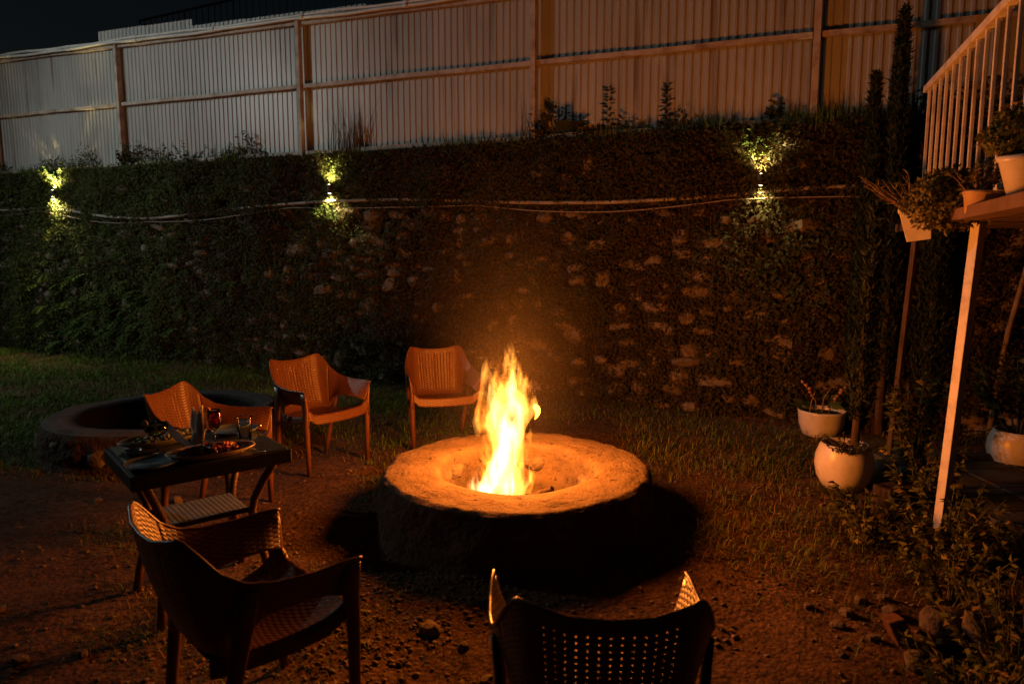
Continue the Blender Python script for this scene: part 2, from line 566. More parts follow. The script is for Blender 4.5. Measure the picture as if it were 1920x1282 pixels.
# ================================================================== the setting
WA, WB = 7.95, -0.488                       # foot of the wall: Y = WA + WB X
WN = np.array([WB, -1.0]); WN = WN / np.linalg.norm(WN)      # outward normal (towards the garden)
WU = np.array([1.0, WB]); WU = WU / np.linalg.norm(WU)        # along the wall
BATTER = .25
def wall_top(x):
    return 2.90 - 0.016 * x
def wall_pt(x, z, out=0.0):
    """point on the wall face for the along-position whose foot has abscissa x"""
    zt = wall_top(x)
    k = np.asarray(z) / zt * BATTER
    y = WA + WB * x + k
    return np.stack([x + WN[0] * out, y + WN[1] * out, np.asarray(z) + 0 * np.asarray(x)], -1)

def gh(x, y):
    x = np.asarray(x, float); y = np.asarray(y, float)
    sh = np.broadcast(x, y).shape
    x = np.broadcast_to(x, sh).ravel(); y = np.broadcast_to(y, sh).ravel()
    p = np.stack([x, y, 0 * x], -1)
    a = (fbm(p * .8, 3, 3) - .5) * .07 + (fbm(p * 6, 4, 9) - .5) * .05
    w = np.clip(1 - np.hypot(x / 14, (y - 4) / 11), 0, 1) ** .5
    # earth heaped against the wall foot
    dw = (y - (WA + WB * x)) / math.hypot(1, WB)
    a = a + .10 * np.exp(-np.clip(-dw, 0, 9) / .25)
    return (a * w).reshape(sh)

def ground():
    d1 = np.arange(-7.5, 5.01, .05)
    xs = np.concatenate([[-220, -120, -60, -35, -22, -15, -11, -9], d1, [5.5, 7, 10, 15, 25, 50, 110, 220]])
    d2 = np.arange(1.4, 9.5, .05)
    ys = np.concatenate([[-220, -110, -50, -25, -12, -6, -3, -1, .5], d2, [10.3, 11.5, 13, 16, 22, 40, 90, 220]])
    X, Y = np.meshgrid(xs, ys)
    Z = gh(X, Y)
    V = np.stack([X.ravel(), Y.ravel(), Z.ravel()], -1)
    nx, ny = len(xs), len(ys)
    I = np.arange(nx * ny).reshape(ny, nx)
    F = np.stack([I[:-1, :-1].ravel(), I[:-1, 1:].ravel(), I[1:, 1:].ravel(), I[1:, :-1].ravel()], -1)
    o = raw('ground', V, F, M['dirt'], smooth=True)
    tag(o, 'bare reddish dirt of the garden with thin grass patches', 'ground', kind='structure')
    del o['category']
ground()

# hillside behind the fence --------------------------------------------
def hill_z(t, x):
    # t: metres behind the wall top
    return wall_top(x) - .05 + np.clip(t - .6, 0, 100) * .28 + np.clip(t - 5, 0, 20) * .25
def hillside():
    us = np.linspace(-30, 22, 105)
    ts = np.concatenate([np.linspace(.02, 12, 50), [14, 18, 24, 32, 45, 80, 160]])
    U, T = np.meshgrid(us, ts)
    fx = U
    P = wall_pt(fx.ravel(), wall_top(fx.ravel()))
    X = P[:, 0] - WN[0] * T.ravel(); Y = P[:, 1] - WN[1] * T.ravel()
    Z = hill_z(T.ravel(), fx.ravel()) + (fbm(np.stack([X, Y, 0 * X], -1) * .6, 4, 5) - .5) * np.clip(T.ravel() * .25, 0, 1.2)
    V = np.stack([X, Y, Z], -1)
    nx, ny = len(us), len(ts)
    I = np.arange(nx * ny).reshape(ny, nx)
    F = np.stack([I[:-1, :-1].ravel(), I[:-1, 1:].ravel(), I[1:, 1:].ravel(), I[1:, :-1].ravel()], -1)
    o = raw('hillside', V, F, M['mortar'], smooth=True)
    o['kind'] = 'structure'
    o['label'] = 'dark hillside rising behind the corrugated fence'
hillside()

# ------------------------------------------------------------------ leaf makers
def leaves(C, Nrm, size, rngl, aspect=.55, droop=0.0, updir=None):
    """folded diamond leaves. C (n,3), Nrm (n,3) rough face normals, size (n,)"""
    n = len(C)
    Nn = Nrm / (np.linalg.norm(Nrm, axis=1, keepdims=True) + 1e-9)
    if updir is None:
        A = rngl.normal(size=(n, 3))
    else:
        A = updir + rngl.normal(size=(n, 3)) * .25
    A[:, 2] -= droop
    D = A - Nn * (A * Nn).sum(1, keepdims=True)
    D /= (np.linalg.norm(D, axis=1, keepdims=True) + 1e-9)
    S = np.cross(Nn, D)
    s = size[:, None]
    base = C
    tip = C + D * s - Nn * s * .12
    mid = C + D * s * .45
    l = mid + S * s * aspect * .5 + Nn * s * .10
    r = mid - S * s * aspect * .5 + Nn * s * .10
    V = np.stack([base, l, tip, r], 1).reshape(-1, 3)
    F = np.arange(4 * n).reshape(n, 4)
    return V, F

def blades(P, h, rngl, lean=.5, width=.004, seg=2, dirv=None):
    """curved grass blades; P (n,3) foot, h (n,) length"""
    n = len(P)
    a = rngl.uniform(0, 2 * math.pi, n)
    d = np.stack([np.cos(a), np.sin(a), 0 * a], -1)
    if dirv is not None:
        d = d * .6 + dirv
    s = np.stack([-d[:, 1], d[:, 0], 0 * a], -1)
    k = rngl.uniform(.1, 1, n)[:, None] * lean
    up = np.array([0, 0, 1.0])
    hh = h[:, None]
    w = width * (0.6 + rngl.uniform(0, .8, n)[:, None])
    p1 = P + up * hh * .55 + d * hh * .22 * k
    p2 = P + up * hh * (1 - .25 * k) + d * hh * .8 * k
    V = np.stack([P - s * w, P + s * w, p1 + s * w * .8, p1 - s * w * .8, p2], 1).reshape(-1, 3)
    I = np.arange(n)[:, None] * 5
    q = (I + np.array([0, 1, 2])); q2 = (I + np.array([0, 2, 3])); q3 = (I + np.array([3, 2, 4]))
    F = np.concatenate([q, q2, q3])
    return V, F

def toneof(n, k, rngl, base=None):
    t = rngl.uniform(0, 1, n)
    if base is not None:
        t = np.clip(.45 * t + .75 * base - .1, 0, 1)
    return np.repeat(t, k)

# ================================================================== retaining wall
wall = thing('retaining_wall', 'rough rubble stone retaining wall overgrown with creepers under the fence', 'wall', (0, float(WA), 0))
def stone_mesh(w, h, d, seed):
    """squashed lump, ~90 faces"""
    rs = np.random.default_rng(seed)
    n, m = 9, 5
    V = [(0, 0, -1.0)]
    for i in range(1, m):
        th = -math.pi / 2 + math.pi * i / m
        for k in range(n):
            ph = 2 * math.pi * k / n
            V.append((math.cos(th) * math.cos(ph), math.cos(th) * math.sin(ph), math.sin(th)))
    V.append((0, 0, 1.0))
    V = np.array(V)
    # squarish superellipsoid + lumps
    V = np.sign(V) * np.abs(V) ** .78
    V *= (1 + (fbm(V * 1.3 + seed * 3.7, 3, seed) - .5)[:, None] * .95)
    V = V * np.array([w / 2, d / 2, h / 2])
    F = []
    for k in range(n):
        F.append((0, 1 + (k + 1) % n, 1 + k))
    for i in range(m - 2):
        for k in range(n):
            a = 1 + i * n + k; b = 1 + i * n + (k + 1) % n
            F.append((a, b, b + n)); F.append((a, b + n, a + n))
    top = len(V) - 1; o = 1 + (m - 2) * n
    for k in range(n):
        F.append((o + k, o + (k + 1) % n, top))
    return V, np.array(F)
STONES = []
def build_wall():
    # earth core
    us = np.linspace(-16, 9, 126); vs = np.linspace(-.2, 1, 16)
    U, Vv = np.meshgrid(us, vs)
    zz = Vv.ravel() * wall_top(U.ravel())
    P = wall_pt(U.ravel(), zz)
    nn = (fbm(P * 2.2, 4, 21) - .5) * .16
    P[:, 0] += WN[0] * (nn - .07); P[:, 1] += WN[1] * (nn - .07)
    nx, ny = len(us), len(vs)
    I = np.arange(nx * ny).reshape(ny, nx)
    F = np.stack([I[:-1, :-1].ravel(), I[:-1, 1:].ravel(), I[1:, 1:].ravel(), I[1:, :-1].ravel()], -1)
    # cap back to hillside
    back = P[I[-1]] - np.array([WN[0], WN[1], 0]) * .5
    V = np.concatenate([P, back])
    J = np.arange(nx) + nx * ny
    F2 = np.stack([I[-1, :-1], I[-1, 1:], J[1:], J[:-1]], -1)
    F = np.concatenate([F, F2])
    V[:, 1] -= WA
    raw('wall_core', V, F, M['mortar'], wall, smooth=True)
    # stones in irregular courses
    rs = np.random.default_rng(11)
    z = .02
    ang = math.atan2(WU[1], WU[0])
    cand = []
    while z < 2.72:
        h = rs.uniform(.11, .22)
        x = -11.0 + rs.uniform(0, .3)
        while x < 5.4:
            w = rs.uniform(.14, .46)
            hh = h * rs.uniform(.75, 1.15)
            cand.append((x + w / 2, z + h / 2 + rs.uniform(-.07, .07), w * rs.uniform(.8, 1.05), hh * rs.uniform(.8, 1.25), rs.uniform(.16, .28), rs.uniform(-.08, .05)))
            x += (w + rs.uniform(.005, .05)) * WU[0]
        z += h * .98
    base = [stone_mesh(1, 1, 1, s) for s in range(14)]
    meshes = []
    for k, (V, F) in enumerate(base):
        me = bpy.data.meshes.new('stone')
        me.from_pydata([tuple(q) for q in V], [], [tuple(int(i) for i in q) for q in F])
        me.polygons.foreach_set('use_smooth', [False] * len(me.polygons))
        me.materials.append(M['stone'])
        meshes.append(me)
    # the ones that show largest: by width * height over distance squared, inside the picture
    sc = []
    for i, (x, zc, w, h, d, out) in enumerate(cand):
        p = wall_pt(np.array([x]), np.array([zc]))[0]
        sc.append(w * h / (p[0] ** 2 + p[1] ** 2) if -8.8 < x < 3.9 else 0)
    order = np.argsort(sc)[::-1]
    keep = set(order[:290].tolist())
    V2, F2, nb = [], [], 0
    for i, (x, zc, w, h, d, out) in enumerate(cand):
        p = wall_pt(np.array([x]), np.array([zc]), out + .0)[0]
        STONES.append((x, zc, w, h))
        k = int(rs.integers(0, 14))
        rot = Euler((rs.uniform(-.3, .3) - .08, rs.uniform(-.35, .35), ang + rs.uniform(-.3, .3)))
        if i in keep:
            o = bpy.data.objects.new('stone', meshes[k])
            COL.objects.link(o)
            o.parent = wall
            o.location = (p[0], p[1] - WA, p[2])
            o.scale = (w, d, h)
            o.rotation_euler = rot
        else:
            Vb = base[k][0] * np.array([w, d, h])
            Vb = Vb @ np.array(rot.to_matrix()).T + np.array([p[0], p[1] - WA, p[2]])
            V2.append(Vb); F2.append(base[k][1] + nb); nb += len(Vb)
    o = raw('rubble_stones', np.concatenate(V2), np.concatenate(F2), M['stone'], wall)
    o['kind'] = 'stuff'
build_wall()

# ------------------------------------------------------------------ creepers on the wall
def creeper():
    rs = np.random.default_rng(5)
    n = 430000
    x = rs.uniform(-10.5, 5.2, n)
    z = rs.uniform(0, 1, n) * wall_top(x)
    P = wall_pt(x, z)
    m1 = fbm(P * np.array([1.1, 1.1, 1.3]), 4, 31)
    m2 = fbm(P * 4.0, 3, 37)
    dens = .30 + np.clip((m1 - .36) * 3.2, 0, .6) + .15 * (m2 > .5)
    dens = np.where(z > 2.15, np.maximum(dens, .8), dens)
    dens = np.where(x < -5.6, np.maximum(dens, .8), dens)
    dens = np.where((x > -4.6) & (x < -2.6) & (z < 1.3), np.maximum(dens, .85), dens)
    dens = np.where(x > 1.8, np.maximum(dens, .62), dens)
    dens = np.where(z < .3, np.maximum(dens, .6), dens)
    # some stones stay clear of growth
    g = .02
    G = np.ones((int(3.2 / g), int(17 / g)))
    gx = np.arange(G.shape[1]) * g - 11.0; gz = np.arange(G.shape[0]) * g
    for (sx, sz, sw, sh) in STONES:
        pr = .44 if -2.6 < sx < 1.9 else (.09 if sx < 0 else .15)
        if sz > 2.1 or sx < -5.8:
            pr = .06
        if rs.uniform() < pr:
            i0, i1 = int((sx - sw * .6 + 11) / g), int((sx + sw * .6 + 11) / g) + 1
            j0, j1 = max(int((sz - sh * .6) / g), 0), int((sz + sh * .6) / g) + 1
            if i0 < 0:
                continue
            ex = ((gx[i0:i1] - sx) / (sw * .5))[None, :] ** 2 + ((gz[j0:j1] - sz) / (sh * .5))[:, None] ** 2
            blk = G[j0:j1, i0:i1]
            blk[ex[:blk.shape[0], :blk.shape[1]] < rs.uniform(.3, .9)] = rs.uniform(.01, .16)
    open_ = G[np.clip((z / g).astype(int), 0, G.shape[0] - 1), np.clip(((x + 11) / g).astype(int), 0, G.shape[1] - 1)]
    dens = dens * open_
    k = rs.uniform(0, 1, n) < dens
    x, z, P, m2 = x[k], z[k], P[k], m2[k]
    n = len(x)
    out = .05 + .17 * rs.uniform(0, 1, n) ** 1.6 * np.clip(m2 * 1.7, 0, 1.2) + .05 * (z > 2.2)
    m3 = fbm(P * np.array([2.3, 2.3, 1.5]), 3, 47)
    out = out + .20 * np.clip((m3 - .5) * 4, 0, 1) * rs.uniform(.3, 1, n)
    m4 = fbm(P * 1.9, 3, 49)
    P[:, 0] += WN[0] * out; P[:, 1] += WN[1] * out
    Nr = np.tile(np.array([WN[0], WN[1], .45]), (n, 1)) + rs.normal(size=(n, 3)) * .55
    size = rs.uniform(.016, .042, n) * (1 + .6 * (rs.uniform(0, 1, n) > .92)) * (.62 + .9 * m4)
    V, F = leaves(P, Nr, size, rs, .62, .7)
    tn = np.clip(.55 * rs.uniform(0, 1, n) + .9 * (fbm(P * 1.5, 3, 77) - .28), 0, 1)
    tn = np.where(x < -4.8, np.clip(tn + .25, 0, 1), tn)
    tn = np.where(x > -1.5, tn * .62, tn)
    o = raw('wall_creeper', V, F, M['creeper'], col=np.repeat(tn, 4))
    tag(o, 'dense small leaved creeper and moss covering the stone wall', 'creeper', kind='stuff')
creeper()

def wall_weeds():
    rs = np.random.default_rng(15)
    # long grass along the wall head and hanging from the face
    n = 16000
    x = rs.uniform(-10, 5, n)
    m = fbm(np.stack([x * 1.7, 0 * x, 0 * x], -1), 3, 41)
    k = rs.uniform(0, 1, n) < np.clip((m - .3) * 2.5, .12, 1) * np.where(x > 1.9, 1.0, .8)
    x = x[k]; m = m[k]; n = len(x)
    P = wall_pt(x, wall_top(x) - rs.uniform(0, .12, n), .0)
    o2 = rs.uniform(-.16, .16, n)
    P[:, 0] += WN[0] * o2; P[:, 1] += WN[1] * o2
    h = rs.uniform(.05, .2, n) * (.4 + 1.0 * m) * np.where(x > 1.9, 1.25, .9)
    V, F = blades(P, h, rs, .9, .005)
    tn = toneof(n, 5, rs)
    o = raw('wall_top_grass', V, F, M['grass'], col=tn)
    tag(o, 'ragged grass fringe along the top of the stone wall', 'grass', kind='stuff')
    # leafy clumps breaking up the wall head
    n = 42000
    x = rs.uniform(-10, 5, n)
    u = rs.uniform(0, 1, n)
    q = np.stack([x * 1.9, 0 * x, 0 * x], -1)
    top = np.clip(fbm(q, 4, 43) - .38, 0, 1) * 1.25 + .05
    P = wall_pt(x, wall_top(x), 0)
    P[:, 2] += top * (u ** 1.3) - .10
    o2 = .05 + rs.normal(0, .07, n)
    P[:, 0] += WN[0] * o2; P[:, 1] += WN[1] * o2
    keep = rs.uniform(0, 1, n) < np.where(u > .35, .35, .8)
    P = P[keep]; n = len(P)
    V, F = leaves(P, np.tile(np.array([WN[0], WN[1], .6]), (n, 1)) + rs.normal(size=(n, 3)) * .7, rs.uniform(.02, .06, n), rs, .5, -.3)
    o = raw('wall_top_weeds', V, F, M['creeper'], col=np.repeat(rs.uniform(0, 1, n), 4))
    tag(o, 'uneven leafy weeds sprouting along the head of the stone wall', 'weeds', kind='stuff')
    # hanging dry strands
    n = 9000
    x = rs.uniform(-9, 5, n); z = rs.uniform(.2, 2.9, n)
    P = wall_pt(x, z, .12)
    h = -rs.uniform(.06, .22, n)
    V, F = blades(P, h, rs, .8, .003, dirv=np.array([WN[0], WN[1], 0]) * .5)
    o = raw('hanging_grass', V, F, M['drygrass'], col=toneof(n, 5, rs) * .7)
    tag(o, 'dry grass strands hanging down the face of the stone wall', 'grass', kind='stuff')
wall_weeds()

def fern_patch():
    rs = np.random.default_rng(25)
    VV, FF, TT, nb = [], [], [], 0
    for i in range(170):
        x = rs.normal(-6.2, .9); z = abs(rs.normal(.75, .55))
        if z > 2.1 or x < -9:
            continue
        c = wall_pt(np.array([x]), np.array([z]), .1)[0]
        a = rs.normal(0, .7)
        d = np.array([WN[0], WN[1], 0]) * 1 + np.array([WU[0], WU[1], 0]) * a
        d /= np.linalg.norm(d)
        L = rs.uniform(.12, .34)
        ns = 11
        t = np.linspace(.1, 1, ns)
        C = c + d * L * t[:, None] + np.array([0, 0, 1]) * (L * (.55 * t - .75 * t ** 2))[:, None]
        s = np.cross(d, [0, 0, 1])
        for sg in (-1, 1):
            up = np.tile(s * sg + d * .35, (ns, 1))
            V, F = leaves(C, np.tile(np.array([0, 0, 1.0]) + d * .35, (ns, 1)), L * .30 * np.sin(np.pi * (.15 + .8 * (1 - t * .75))), rs, .33, .15, up)
            VV.append(V); FF.append(F + nb); nb += len(V); TT.append(np.full(len(V), rs.uniform(.2, 1)))
    o = raw('fern_growth', np.concatenate(VV), np.concatenate(FF), M['fern'], col=np.concatenate(TT))
    tag(o, 'bright green ferns growing from the stone wall below the lamp by the lawn', 'ferns', kind='stuff')
fern_patch()

# ================================================================== corrugated fence
fence = thing('corrugated_fence', 'tall fence of pale corrugated metal sheets on rusty steel posts above the wall', 'fence', (0, 8.2, 2.9))
FO = np.array([0, 8.2, 2.9])
def fpt(x, z, out=0.0):
    return np.array([x + WN[0] * out, 8.22 + WB * x + WN[1] * out, z])
def zb(x): return 2.94 - .016 * x
def zm(x): return 3.755 - .032 * x
def zt(x): return 4.50 - .052 * x
def build_fence():
    pitch = .086
    # sheets, laid left to right, 12 ribs each
    sw = pitch * 12
    x = -13.0
    i = 0
    rs = np.random.default_rng(3)
    while x < 8.5:
        du = WU[0]
        x1 = x + sw * du
        extra = .085 + rs.uniform(-.02, .03)
        xc = (x + x1) / 2
        if -6.95 < xc < -4.2:
            extra = .25 + rs.uniform(-.01, .02)
        elif xc < -6.95:
            extra = .06
        elif xc < -1.5:
            extra = .12 + rs.uniform(-.02, .05)
        V, F = [], []
        prof = [(0, 0), (.34, 0), (.46, 1), (.72, 1), (.86, 0)]
        pts = []
        for r in range(12):
            for (a, b) in prof:
                pts.append(((r + a) * pitch, b * .011))
        pts.append((12 * pitch + .03, 0))
        lay = .0015 * (i % 2)
        tl = rs.uniform(-.004, .004)
        rows = [(-.03, 0), (.5, .3), (1, 1)]
        for (k, _) in rows:
            for (s, dpt) in pts:
                xx = x + s * du
                z0 = zb(xx) - .02
                z1 = zt(xx) + extra
                V.append(fpt(xx, z0 + (z1 - z0) * max(k, 0), dpt - .025 + lay + tl * k) - FO)
        m = len(pts)
        for rr in range(len(rows) - 1):
            for q in range(m - 1):
                F.append((rr * m + q, rr * m + q + 1, (rr + 1) * m + q + 1, (rr + 1) * m + q))
        mb = MB(); mb.add(V, F)
        mb.build('sheet', M['sheet'], fence)
        x = x1
        i += 1
    # posts
    ang = math.atan2(WU[1], WU[0])
    MR = Matrix.Rotation(ang, 3, 'Z')
    posts = [-12.1, -9.05, -6.05, -2.78, .265, 2.87, 5.6]
    for px in posts:
        mb = MB()
        z0 = zb(px) - .14; z1 = zt(px) + .05
        c = fpt(px, (z0 + z1) / 2, .055) - FO
        mb.box(c, (.062, .07, z1 - z0), MR)
        mb.build('post', M['steel'], fence, bevel=.004)
    # rails between posts
    for fn, th, hgt in ((zb, .05, .05), (zm, .045, .05), (zt, .05, .055)):
        for a, b in zip(posts[:-1], posts[1:]):
            off = .044
            n = 5
            pts = []
            for t in np.linspace(0, 1, n):
                xx = a + (b - a) * t
                inset = .042 * WU[0]
                xx = min(max(xx, a + inset), b - inset)
                pts.append(fpt(xx, fn(xx) + .004 * math.sin(t * 9 + a), off * .5 + .012) - FO)
            mb = MB()
            vs, fs = [], []
            for p in pts:
                for (o, hz) in ((-.022, -hgt / 2), (.022, -hgt / 2), (.022, hgt / 2), (-.022, hgt / 2)):
                    vs.append((p[0] + WN[0] * o, p[1] + WN[1] * o, p[2] + hz))
            for q in range(n - 1):
                for k in range(4):
                    k2 = (k + 1) % 4
                    fs.append((q * 4 + k, q * 4 + k2, (q + 1) * 4 + k2, (q + 1) * 4 + k))
            fs.append((3, 2, 1, 0)); fs.append(tuple((n - 1) * 4 + k for k in range(4)))
            mb.add(vs, fs)
            mb.build('rail', M['steel'], fence)
build_fence()

def fence_pipe(dz, out, label, wob):
    mb = MB()
    pts = []
    for t in np.linspace(-12, 6, 60):
        pts.append(fpt(t, zt(t) + dz + .010 * math.sin(t * 2.1 + wob) + .006 * math.sin(t * 5.3 + wob * 2), out))
    mb.tube(pts, .021, 8)
    o = mb.build('conduit_pipe', M['pvc'], smooth=True)
    tag(o, label, 'pipe')
    k = MB()
    for t in np.arange(-11.4, 5.8, 1.45):
        tt = np.array([fpt(q, zt(q) + dz + .010 * math.sin(q * 2.1 + wob) + .006 * math.sin(q * 5.3 + wob * 2), out) for q in (t, t + .07)])
        k = MB(); k.tube(list(tt), .0255, 8)
        k.build('pipe_coupling', M['pvc'], o, smooth=True)
fence_pipe(.062, .105, 'upper white conduit pipe running along the top rail of the corrugated fence', .3)
fence_pipe(.020, .118, 'lower white conduit pipe running just under its twin along the fence top', 1.7)

# hose and cable along the wall ------------------------------------------
def wall_hose():
    ctrl = [(-10.5, 2.42), (-8.49, 2.40), (-7.75, 2.42), (-7.04, 2.34), (-6.3, 2.23), (-5.42, 2.17), (-4.4, 2.22), (-3.43, 2.29), (-2.5, 2.31), (-1.41, 2.31), (-.5, 2.26), (.24, 2.20), (1.2, 2.17), (2.11, 2.20), (2.8, 2.25), (3.6, 2.24), (5, 2.24)]
    cx = np.array([c[0] for c in ctrl]); cz = np.array([c[1] for c in ctrl])
    xs = np.linspace(-10.5, 5, 160)
    k = np.ones(7) / 7
    zs = np.interp(xs, cx, cz)
    zs = np.convolve(np.pad(zs, 3, 'edge'), k, 'valid')
    pts = [tuple(wall_pt(np.array([x]), np.array([z]), .185 + .035 * math.sin(x * 1.9) + .015 * math.sin(x * 5))[0]) for x, z in zip(xs, zs)]
    mb = MB(); mb.tube(pts, .020, 8)
    tag(mb.build('hose', M['hose'], smooth=True), 'long pale hose sagging along the face of the stone wall', 'hose')
    pts = []
    for x, z in zip(xs, zs):
        sag = -.05 - .05 * abs(math.sin(x * 1.25 + .4))
        pts.append(tuple(wall_pt(np.array([x]), np.array([z + sag]), .205)[0]))
    mb = MB(); mb.tube(pts, .007, 6)
    tag(mb.build('cable', M['cable'], smooth=True), 'thin cable drooping in loops just below the hose on the wall', 'cable')
wall_hose()

# ------------------------------------------------------------------ wall lamps
def wall_lamp(x, z, label, power, down=1.0):
    p = wall_pt(np.array([x]), np.array([z]), .27)[0]
    t = thing('wall_lamp', label, 'lamp', tuple(p), math.atan2(WU[1], WU[0]), 'lit up and down lamps on the stone wall')
    mb = MB()
    prof = [(0, -.065), (.030, -.065), (.036, -.06), (.036, .06), (.030, .065), (0, .065)]
    mb.lathe([(.0005, -.042), (.022, -.042), (.023, -.052), (.029, -.052), (.029, .052), (.023, .052), (.022, .042), (.0005, .042)], 16)
    mb.build('housing', M['housing'], t, smooth=False)
    mb = MB(); mb.box((0, .13, 0), (.03, .2, .04))
    mb.build('bracket', M['housing'], t)
    for s in (-1, 1):
        mb = MB()
        mb.lathe([(.021, s * .046), (.018, s * .052), (.010, s * .057), (.0005, s * .059)], 16)
        mb.build('lens', M['lens'], t)
        ld = bpy.data.lights.new('wall_lamp_beam', 'SPOT')
        ld.energy = power * (1 if s > 0 else down)
        ld.color = (1.0, .76, .29)
        ld.spot_size = R(128)
        ld.spot_blend = .8
        ld.shadow_soft_size = .02
        lo = bpy.data.objects.new('beam', ld)
        COL.objects.link(lo)
        lo.parent = t
        lo.location = (0, 0, s * .080)
        lo.rotation_euler = (R(180) if s > 0 else 0, 0, 0)
        lo.rotation_euler.x += R(14) * (-1 if s > 0 else 1)
    return t
wall_lamp(-7.35, 2.63, 'lit wall lamp on the stone wall above the ferns and lawn', 210)
wall_lamp(-2.2, 2.46, 'lit wall lamp below the tall dry grass tuft at the fence foot', 85)
wall_lamp(2.47, 2.33, 'lit wall lamp shining into bright creeper beside the cypresses', 75, .3)

# ------------------------------------------------------------------ street lamp left of the picture (the cool light on the fence)
def street_lamp():
    L = Vector((-11.2, 7.0, 0))
    t = thing('street_lamp', 'tall street lamp standing beyond the end of the lawn', 'street lamp', tuple(L))
    mb = MB(); mb.tube([(0, 0, 0), (0, 0, 2.5), (0, 0, 5.1)], [.07, .055, .04], 12)
    mb.build('pole', M['ironrail'], t, smooth=True)
    mb = MB(); mb.tube([(0, 0, 5.05), (.25, 0, 5.25), (.7, 0, 5.3)], .03, 10)
    mb.build('arm', M['ironrail'], t, smooth=True)
    mb = MB(); mb.box((.95, 0, 5.30), (.6, .24, .09))
    mb.build('lamp_head', M['housing'], t, bevel=.02)
    mb = MB(); mb.box((.95, 0, 5.245), (.42, .17, .012))
    mb.build('lens', emit('street_lens', (.85, .95, 1), 30), t)
    ld = bpy.data.lights.new('street_lamp_light', 'SPOT')
    ld.energy = 900
    ld.color = (.92, 1.0, .95)
    ld.spot_size = R(140)
    ld.spot_blend = 1
    ld.shadow_soft_size = .12
    lo = bpy.data.objects.new('lamp_light', ld)
    COL.objects.link(lo)
    lo.parent = t
    lo.location = (.95, 0, 5.22)
    d = Vector((-5.0, 9.0, 2.6)) - (L + Vector((.95, 0, 5.22)))
    lo.rotation_euler = d.to_track_quat('-Z', 'Y').to_euler()
street_lamp()

# ================================================================== fire pits
def pit(name, label, c, prof, n, seed, mat, wob, fine, outer=None):
    rs = np.random.default_rng(seed)
    t = thing(name, label, 'fire pit', (c[0], c[1], 0))
    # resample the profile
    pr = np.array(prof, float)
    sl = np.concatenate([[0], np.cumsum(np.hypot(*np.diff(pr, axis=0).T))])
    q = np.linspace(0, sl[-1], 120)
    rr = np.interp(q, sl, pr[:, 0]); zz = np.interp(q, sl, pr[:, 1])
    A = np.linspace(0, 2 * math.pi, n, endpoint=False)
    RR, AA = np.meshgrid(rr, A, indexing='ij')
    ZZ = np.repeat(zz[:, None], n, 1)
    low = sum(wob * rs.uniform(.3, 1) / (k ** .8) * np.cos(k * A + rs.uniform(0, 6.28)) for k in range(1, 7))
    RR = RR + low[None, :] * np.clip(RR / .5, 0, 1)
    X = RR * np.cos(AA); Y = RR * np.sin(AA)
    P = np.stack([X.ravel(), Y.ravel(), ZZ.ravel()], -1)
    nz = (fbm(P * 5 + seed, 5, seed) - .5) * fine + (fbm(P * 22, 3, seed + 4) - .5) * fine * .35
    rad = np.stack([np.cos(AA).ravel(), np.sin(AA).ravel(), 0 * AA.ravel()], -1)
    wgt = np.clip(ZZ.ravel() / .1, 0, 1)[:, None]
    P = P + rad * nz[:, None] * wgt
    P[:, 2] += nz * .45 * wgt[:, 0]
    m = len(q)
    I = np.arange(m * n).reshape(m, n)
    J = np.roll(I, -1, 1)
    F = np.stack([I[:-1].ravel(), J[:-1].ravel(), J[1:].ravel(), I[1:].ravel()], -1)
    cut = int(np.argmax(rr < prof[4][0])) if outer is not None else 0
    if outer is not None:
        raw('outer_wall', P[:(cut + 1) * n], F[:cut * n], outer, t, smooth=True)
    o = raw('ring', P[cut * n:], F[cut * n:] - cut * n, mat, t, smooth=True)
    return t
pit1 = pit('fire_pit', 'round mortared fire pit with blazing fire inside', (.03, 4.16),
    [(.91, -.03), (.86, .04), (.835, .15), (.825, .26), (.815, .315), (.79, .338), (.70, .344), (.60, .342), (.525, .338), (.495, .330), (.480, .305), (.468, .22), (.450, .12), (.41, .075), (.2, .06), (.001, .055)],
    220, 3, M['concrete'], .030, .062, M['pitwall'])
pit2 = pit('fire_pit', 'unlit grey fire pit on the lawn behind the table', (-3.0, 5.92),
    [(.99, -.03), (.96, .05), (.95, .15), (.93, .24), (.91, .28), (.86, .30), (.75, .295), (.68, .285), (.65, .26), (.62, .12), (.58, .06), (.3, .03), (.001, .03)],
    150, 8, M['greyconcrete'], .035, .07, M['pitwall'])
# stones bedded in the pit walls
def pit_stones(t, spec, mat):
    for k, (a, r, z, s) in enumerate(spec):
        V, F = stone_mesh(s, s * .75, s * .6, 60 + k)
        o = raw('stone', V, F, mat, t)
        o.location = (r * math.cos(R(a)), r * math.sin(R(a)), z)
        o.rotation_euler = (0, 0, R(a - 90))
pit_stones(pit1, [(165, .485, .20, .17), (148, .485, .22, .16), (75, .52, .2, .17), (112, .50, .2, .16), (38, .51, .2, .17), (200, .475, .19, .16), (15, .475, .17, .18), (-25, .40, .1, .14), (-60, .36, .09, .15)], M['rubble'])
pit_stones(pit2, [(-95, .90, .13, .2), (-120, .90, .17, .16), (-60, .90, .1, .22), (-150, .90, .12, .22), (-75, .90, .2, .14)], M['stone'])

